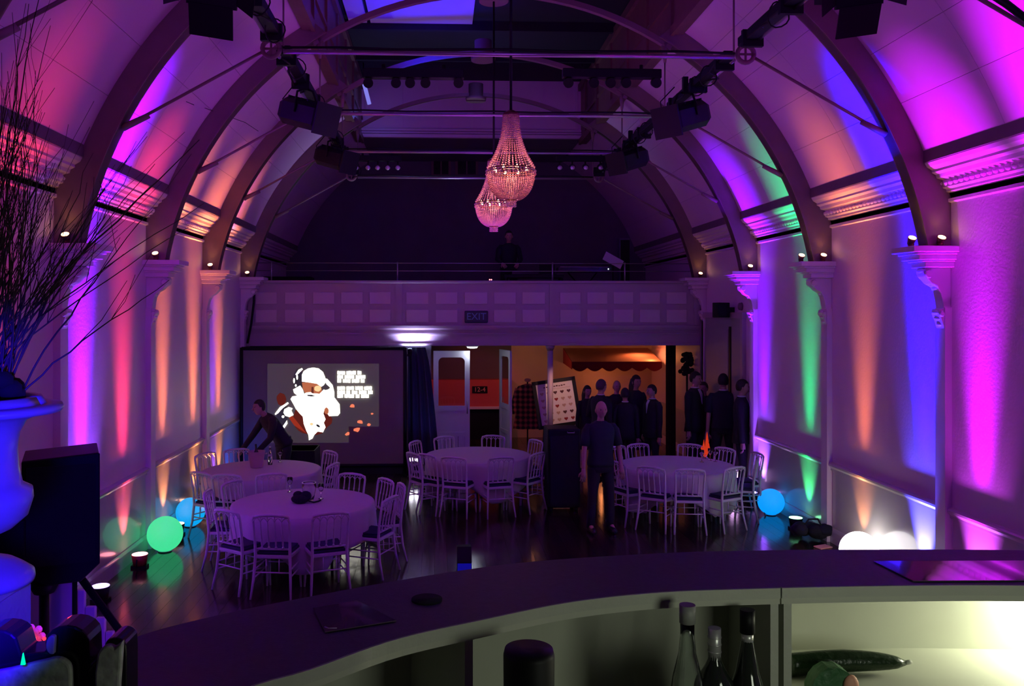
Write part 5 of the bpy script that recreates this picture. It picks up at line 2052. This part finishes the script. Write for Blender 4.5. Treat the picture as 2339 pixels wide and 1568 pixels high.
divider(1070)
divider(1772)
divider(1800)
light('bar_shelf_lamp', 'AREA', (1.55, 2.02, 2.30), 2.6, (1.0, 1.0, .72), (1.30, 1.94, 2.22), .10)
light('bar_strip', 'POINT', (1.45, 1.95, 2.28), 1.1, (1.0, 1.0, .75), size=.02)
light('bar_fill', 'AREA', (1.2, .5, 2.5), 3.4, (.92, 1.0, .80), (.8, 1.8, 2.3), .4)  # unseen pale fill added to light the near edge of the bar
st = U(2420, 1440, 1.97)
o = tag(MB().cyl((st.x - .05, 1.95, 2.33), (st.x + .3, 1.90, 2.33), .012, n=10).build('strip_lamp', emis('strip_glow', (1, 1, .85), 10)), 'bright strip lamp under the counter at the far right shelf', 'lamp')


def bottle(px, pyt, Yd, base, prof, m_, label, cap=None, hollow=False):
    top = U(px, pyt, Yd)
    h = top.z - base
    t = thing('bottle', (top.x, Yd, base), label, 'bottle', 'bottles on the bar shelf')
    pr_ = [(r, z * h) for r, z in prof]
    if hollow:
        pr_ = pr_[:-1] + [(max(0, r - .0022), z) for r, z in pr_[:-1][::-1] if z > .004] + [(0, .006)]
    MB().lathe(pr_, n=28).build('glass_body', m_, t)
    if cap:
        MB().cyl((0, 0, h * cap[0]), (0, 0, h * cap[1]), cap[2], n=20).build('cap', cap[3], t)
    return t, h


# bottles stand just inside the front edge of the left shelf
bY = 1.755
t, h = bottle(1570, 1382, bY, SHL, [(0, 0), (.034, 0), (.036, .03), (.036, .38), (.030, .52), (.018, .68), (.0145, .80), (.0145, .9), (0, .9)], M['glass'], 'clear glass bottle with pale cap at the front of the bar shelf', (.88, 1.0, .0165, mat('grey_cap', (.30, .31, .28), .5, noise=(20, .1))), hollow=True)
MB().lathe([(.0365, h * .05), (.0368, h * .06), (.0368, h * .30), (.0365, h * .31)], n=28).build('paper_label', M['foil'], t)
t, h = bottle(1632, 1435, bY + .03, SHL, [(0, 0), (.042, 0), (.044, .04), (.045, .42), (.038, .56), (.020, .68), (.0135, .74), (.013, .9), (0, .9)], M['darkglass'], 'squat dark bottle with ribbed silver cap between two taller bottles', (.74, 1.0, .0135, M['foil']))
for k_ in range(3):
    MB().cyl((0, 0, h * (.80 + .06 * k_)), (0, 0, h * (.81 + .06 * k_)), .0145, n=20).build('cap_ring', M['foil'], t)
t, h = bottle(1707, 1393, bY + .03, SHL, [(0, 0), (.044, 0), (.046, .03), (.045, .30), (.030, .48), (.024, .55), (.0215, .60), (.012, .78), (.011, .9), (0, .9)], M['darkglass'], 'tall dark bottle with black cap, rightmost of the three on the bar shelf', (.83, 1.0, .0155, M['black']))
MB().cyl((0, 0, h * .76), (0, 0, h * .83), .0125, n=16).build('neck_foil', M['foil'], t)
# black tin with silver strip
p = U(1208, 1482, 1.56)
t = thing('cocktail_tin', (p.x, 1.56, SHL), 'black round tin with a silver stripe on the bar shelf, left of the bottles', 'tin')
h = p.z - SHL
MB().lathe([(0, 0), (.044, 0), (.045, .01), (.047, h - .012), (.044, h), (0, h - .004)], n=32).build('tin_body', M['black'], t)
MB().box((.006, -.0465, h * .5 - .02), (.012, .003, h * .8)).build('silver_stripe', M['white'], t)
t = thing('folded_cloth', (p.x + .11, 1.62, SHL), 'folded black bar cloth beside the black tin', 'cloth')
m = MB()
for k_ in range(4):
    m.ball((.0 + .018 * k_, 0, .05 - .010 * k_), (.065, .05, .042 - .006 * k_), 16, 8)
m.build('cloth_body', M['blackcloth'], t)
# cucumber
c0, c1 = U(1812, 1502, 1.94), U(2068, 1516, 1.93)
m = MB()
pts, rs = [], []
for k_ in range(15):
    u = k_ / 14
    pts.append(Vector((c0.x - .02 + (c1.x - c0.x + .02) * u, 1.93 + .008 * math.sin(PI * u), 0)))
    rs.append(.025 * max(.22, math.sin(PI * min(1, u * .82 + .18)) ** .35) if u > .5 else .025)
for pnt, r in zip(pts, rs):
    pnt.z = SHR + .0255 + .004 * math.sin(PI * (pnt.x - c0.x) / (c1.x - c0.x))
cu = tag(m.tube(pts, rs, 18).build('cucumber', M['cucumber']), 'long dark green cucumber lying on the bright right-hand bar shelf', 'cucumber')
MB().tube([pts[-1], pts[-1] + Vector((.014, 0, .003))], [.005, .006], 8).build('stem', M['creamin'], cu)
# green packet with peach patch
p = U(1890, 1530, 1.86)
t = thing('green_packet', (p.x, 1.845, SHR - .02), 'crumpled dark green packet with a peach patch in front of the cucumber', 'packet')
m = MB()
m.sweep([[Vector((x * w, y_ * .02, z)) for x, y_ in ((-1, -.8), (-.3, -1.2), (.4, -.9), (1, -1), (1, 1), (0, .8), (-1, 1))] for z, w in ((.0, .050), (.035, .050), (.055, .042), (.070, .030), (.080, .012))])
m.build('packet_body', M['greenfab'], t)
MB().ball((.036, -.020, .040), (.018, .01, .026), 14, 8).build('peach_patch', M['peach'], t)

# menus and coaster on the counter
def sheet(pxs, label, m_, name='menu_sheet', cat='menu'):
    pts = [UZ(a, b, CZ + .0015) for a, b in pxs]
    return tag(MB().prism(pts, (0, 0, .002)).build(name, m_), label, cat)


sheet([(1995, 1284), (2339, 1283), (2345, 1328), (2085, 1329)], 'glossy menu sheet on the counter at the right, reflecting blue and magenta', M['sheet'])
sheet([(715, 1392), (815, 1374), (905, 1420), (742, 1446)], 'dark glossy menu sheet on the left part of the counter', M['sheet'])
cp = UZ(975, 1372, CZ)
tag(MB().lathe([(0, 0), (.032, 0), (.032, .004), (0, .004)], (cp.x, cp.y, CZ), 24).build('coaster', M['blackcloth']), 'round black coaster on the counter right of the menu sheet', 'coaster')
cp = UZ(755, 1440, CZ)
tag(MB().tube([(cp.x - .012, cp.y + .006, CZ + .004), (cp.x - .004, cp.y, CZ + .003), (cp.x + .012, cp.y, CZ + .003)], .0014, 5).build('sheet_highlight', mat('highlight_white', (.9, .9, .9), .3, metal=.3, emit=(.8, .7, .9), estr=.0)), 'tiny bright scrap at the near corner of the dark menu sheet', 'highlight')  # bright sliver modelled in place of a highlight on the glossy sheet

# ------------------------------------------------------------------ left foreground: speaker, urn, twigs, plinth
sa, sb = U(58, 1050, 4.3), U(222, 1320, 4.3)
t = thing('loudspeaker', ((sa.x + sb.x) / 2, 4.3, 0), 'big black loudspeaker on a pole at the left, behind the blue lit urn', 'loudspeaker')
w = (sb.x - sa.x) / 2
zt, zb = U(0, 1050, 4.3).z, U(0, 1325, 4.3).z
m = MB()
m.prism([(-w, -.02, zb + .05), (-w * .4, -.02, zb - .02), (w * .5, -.02, zb - .02), (w, -.02, zb + .06), (w, -.02, zt + .02), (-w, -.02, zt)], (0, .01, 0))
m.prism([(-w, 0, zb + .05), (-w * .4, 0, zb - .02), (w * .5, 0, zb - .02), (w, 0, zb + .06), (w * .98, 0, zt + .02), (-w, 0, zt)], (0, .36, 0))
m.build('cabinet', M['black'], t, bevel=.008)
MB().span((-w + .02, -.032, zb + .08), (w - .02, -.02, zt - .03)).build('grille', M['blackcloth'], t)
MB().box((-w - .06, .1, (zt + zb) / 2 - .14), (.16, .3, .32)).build('side_box', M['black'], t, bevel=.01)
MB().cyl((-.08, .15, 0.03), (-.08, .15, zb), .024, n=12).build('pole', M['black'], t)
MB().lathe([(.05, -.04), (.07, 0), (.07, .03), (.04, .04)], (-.08, .15, zb - .06), 14).build('pole_cup', M['black'], t)
for k_ in range(3):
    an = k_ * 2 * PI / 3 - .9
    MB().tube([(-.08, .15, 1.75 - .5), (-.08 + .45 * math.cos(an), .15 + .45 * math.sin(an), 0.01 + 1.3 * 0)], .014, 8).build('leg', M['black'], t)
t.rotation_euler = (0, 0, .40)
# diagonal handrail
ha, hb_ = U(168, 1298, 4.62), U(300, 1478, 4.62)
dv = (hb_ - ha)
m = MB().cyl(ha, ha + dv * 3.2, .020, n=10)
hr = tag(m.build('handrail', M['black']), 'black sloping handrail running down to the right below the loudspeaker', 'handrail')
for u in (.02, 1.6, 3.1):
    q_ = ha + dv * u
    if q_.z > .05:
        MB().cyl((q_.x, q_.y, 0 if u > 1 else 0), q_, .014, n=8).build('baluster', M['black'], hr)
# white stepped boards below the handrail
t = thing('stepped_boards', (0, 4.75, 0), 'violet lit white upright boards of stepped height beneath the handrail', 'stair panel')
xs = [(62, 112, 1310), (112, 171, 1310), (171, 196, 1348), (196, 220, 1386), (220, 242, 1411), (242, 261, 1443), (261, 280, 1470), (280, 302, 1500), (302, 324, 1530)]
for a_, b_, yt in xs:
    p0_, p1_ = U(a_, yt, 4.75), U(b_, yt, 4.75)
    MB().span((p0_.x + .002, -.015, 0), (p1_.x - .002, .015, p0_.z)).build('board', M['white'], t, bevel=.004)

# urn on plinth
ux, uy = U(-58, 930, 2.0).x, 2.0
zr = U(0, 925, 2.0).z
t = thing('urn', (ux, uy, zr), 'large white pedestal urn lit deep blue at the left edge', 'urn')
s_ = 2.0 / FPX
R_ = lambda px: (px + 58) * s_ * .925
Z_ = lambda py: (925 - py) * s_
prof = [(0, Z_(1328)), (R_(72), Z_(1328)), (R_(74), Z_(1320)), (R_(72), Z_(1308)), (R_(50), Z_(1292)), (R_(30), Z_(1280)), (R_(-10), Z_(1266)), (R_(-22), Z_(1240)), (R_(-15), Z_(1222)), (R_(25), Z_(1205)), (R_(58), Z_(1178)),
        (R_(70), Z_(1140)), (R_(68), Z_(1118)), (R_(46), Z_(1106)), (R_(38), Z_(1070)), (R_(35), Z_(1030)), (R_(40), Z_(990)), (R_(56), Z_(962)), (R_(90), Z_(948)), (R_(132), Z_(944)), (R_(138), Z_(936)), (R_(134), Z_(927)), (R_(100), Z_(925)), (R_(60), Z_(940)), (0, Z_(945))]
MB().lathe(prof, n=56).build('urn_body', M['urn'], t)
MB().tube([(.13 * math.cos(a_), .13 * math.sin(a_), .0) for a_ in [2 * PI * k_ / 20 for k_ in range(21)]], .02, 6).build('rim_roll', M['urn'], t)
m = MB()
rr = random.Random(3)
for k_ in range(40):
    a_, r_ = rr.uniform(0, 2 * PI), rr.uniform(0, .10)
    m.ball((r_ * math.cos(a_), r_ * math.sin(a_), .01 + rr.uniform(0, .05)), (.03, .03, .022), 7, 5)
tag(m.build('moss', mat('dark_moss', (.012, .012, .010), .95, noise=(40, .5)), t), kind='stuff')
pt_ = U(60, 1356, 2.0)
t = thing('plinth', (ux, 2.0, 0), 'white square plinth carrying the blue lit urn', 'plinth')
pw = R_(34)
ztop = zr + Z_(1328)
MB().span((-pw, -pw, 1.3), (pw, pw, ztop - .02)).build('shaft', M['urn'], t, bevel=.004)
MB().span((-pw * 1.06, -pw * 1.06, ztop - .02), (pw * 1.06, pw * 1.06, ztop)).build('cap_slab', M['urn'], t, bevel=.004)

# bare twigs
br = thing('twig_spray', (ux, uy, zr), 'tall spray of bare curved twigs standing in the blue urn', 'branches')
rr = random.Random(11)


def twig(tip, seed, thick=.0035, side=3, bow=.1):
    r2 = random.Random(seed)
    base = Vector((r2.uniform(-.06, .075), r2.uniform(-.05, .05), -.02))
    tip = Vector(tip)
    d = tip - base
    perp = Vector((r2.uniform(-1, 1), r2.uniform(-1, 1), 0)).normalized()
    m = MB()
    pts, rs = [], []
    n = 12
    for k_ in range(n + 1):
        u = k_ / n
        pts.append(base + Vector((d.x * (u ** 1.25), d.y * u, d.z * (u ** .92))) + perp * bow * math.sin(PI * u) * d.length * .5 + Vector((r2.uniform(-1, 1), r2.uniform(-1, 1), 0)) * .006)
        rs.append(thick * (1 - .75 * u))
    m.tube(pts, rs, 5)
    for q_ in range(side):
        i = r2.randint(4, 10)
        b0 = pts[i]
        dr = (pts[i + 1] - pts[i]).normalized() + Vector((r2.uniform(-.8, .8), r2.uniform(-.5, .5), r2.uniform(0, .4)))
        L_ = r2.uniform(.06, .2)
        sp_ = [b0, b0 + dr * L_ * .5 + Vector((0, 0, .01)), b0 + dr * L_ + Vector((r2.uniform(-.02, .02), 0, .04))]
        m.tube(sp_, [rs[i] * .6, rs[i] * .45, .0006], 4)
    m.build('twig', M['twig'], br)


def tipat(px, py, Yd):
    p = U(px, py, Yd)
    return (p.x - ux, p.y - uy, p.z - zr)


spec = [((455, 320), 2.15, .004), ((350, 375), 2.2, .003), ((470, 465), 2.1, .0028), ((390, 640), 2.1, .003), ((345, 480), 2.3, .003), ((300, 380), 2.2, .0026), ((260, 470), 2.1, .003), ((88, -10), 1.9, .0035), ((62, 10), 2.0, .003), ((118, 60), 2.1, .0025), ((230, 430), 2.2, .003), ((215, 350), 2.0, .0022), ((330, 300), 2.1, .0022), ((430, 520), 2.3, .0028)]
for i, ((a_, b_), Yd, th) in enumerate(spec):
    twig(tipat(a_, b_, Yd), 100 + i, th, 3, .05)
for i in range(95):
    a_ = rr.gauss(45, 95)
    b_ = rr.uniform(150, 560) if abs(a_ - 30) < 90 else rr.uniform(330, 640)
    twig(tipat(a_, b_, rr.uniform(1.75, 2.3)), 300 + i, rr.uniform(.0015, .003), rr.randint(1, 3), .07)

# ------------------------------------------------------------------ near left corner: black moulded holders, small lit lamp
def slab(pxs, Yd, th, m_, name, parent):
    pts = [U(a_, b_, Yd) for a_, b_ in pxs]
    return MB().prism([p_ for p_ in pts], (0, th, 0)).build(name, m_, parent, bevel=.003)


def arcp(cx, cy, rx, ry, a0, a1, n=8):
    return [(cx + rx * math.cos(math.radians(a0 + (a1 - a0) * k_ / n)), cy - ry * math.sin(math.radians(a0 + (a1 - a0) * k_ / n))) for k_ in range(n + 1)]


t = thing('bar_caddy', (0, 0, 0), 'black moulded bar caddy with two rounded humps at the near left corner', 'caddy')
out = [(-60, 1720)] + arcp(-8, 1470, 48, 30, 180, 0) + [(48, 1496), (104, 1490)] + arcp(152, 1468, 50, 38, 180, 0) + [(203, 1500), (205, 1527), (236, 1490)] + arcp(262, 1482, 26, 24, 150, 20) + [(288, 1500), (288, 1720)]
slab(out, 1.22, .05, M['blackgloss'], 'body', t)
slab([(-60, 1720), (-60, 1545), (20, 1530), (80, 1515)] + arcp(125, 1535, 36, 30, 120, 0) + [(163, 1600), (163, 1720)], 1.205, .012, M['mottle'], 'mottled_panel', t)
slab([(216, 1720), (216, 1540)] + arcp(246, 1520, 28, 44, 150, 60) + [(279, 1466), (272, 1568), (268, 1720)], 1.195, .012, M['mottle'], 'mottled_panel', t)
slab(arcp(118, 1475, 14, 22, 60, 290, 10), 1.20, .008, mat('pale_mottle', (.26, .24, .20), .6, noise=(30, .4)), 'pale_patch', t)
sup = struct(MB().span((-1.6, .7, 2.0 + .0), (-.61, 1.6, 2.12)).build('back_bar_shelf', M['black']))
p = U(63, 1470, 1.4)
t = thing('party_lamp', (p.x, 1.42, 0), 'small pink rosette lamp with red and green lights behind the black caddy', 'lamp')
m = MB()
for j_ in range(3):
    for k_ in range(7 - j_):
        a_ = 2 * PI * k_ / (7 - j_) + j_
        rr_ = .012 * (3 - j_) / 3 + .002
        m.ball((rr_ * math.cos(a_), -.004 * j_, p.z + .004 + rr_ * math.sin(a_)), (.006, .004, .006), 7, 5)
m.build('rosette', mat('pink_rosette', (.8, .08, .3), .5, noise=(30, .3), emit=(1.0, .05, .3), estr=.35), t)
a_ = U(76, 1468, 1.41)
MB().prism([(a_.x - p.x - .010, -.02, a_.z - .004), (a_.x - p.x + .007, -.02, a_.z - .004), (a_.x - p.x + .007, -.02, a_.z + .010)], (0, .004, 0)).build('lit_wedge', emis('warm_wedge', (1.0, .62, .45), 3), t)
a_ = U(101, 1460, 1.41)
MB().ball((a_.x - p.x, -.01, a_.z), .003, 8, 6).build('red_dot', emis('red_dot', (1, .02, .05), 3), t)
a_ = U(62, 1490, 1.20)
MB().prism([(a_.x - p.x - .002, -.235, a_.z - .012), (a_.x - p.x + .004, -.235, a_.z - .012), (a_.x - p.x + .001, -.235, a_.z + .004)], (0, .003, 0)).build('green_glint', emis('green_dot', (0, .8, .4), 1.5), t)
MB().cyl((0, 0, 2.12), (0, 0, p.z - .01), .008, n=8).build('stem', M['black'], t)
light('party_red', 'POINT', (a_.x, 1.33, a_.z + .01), .05, (1, .03, .06), size=.005)
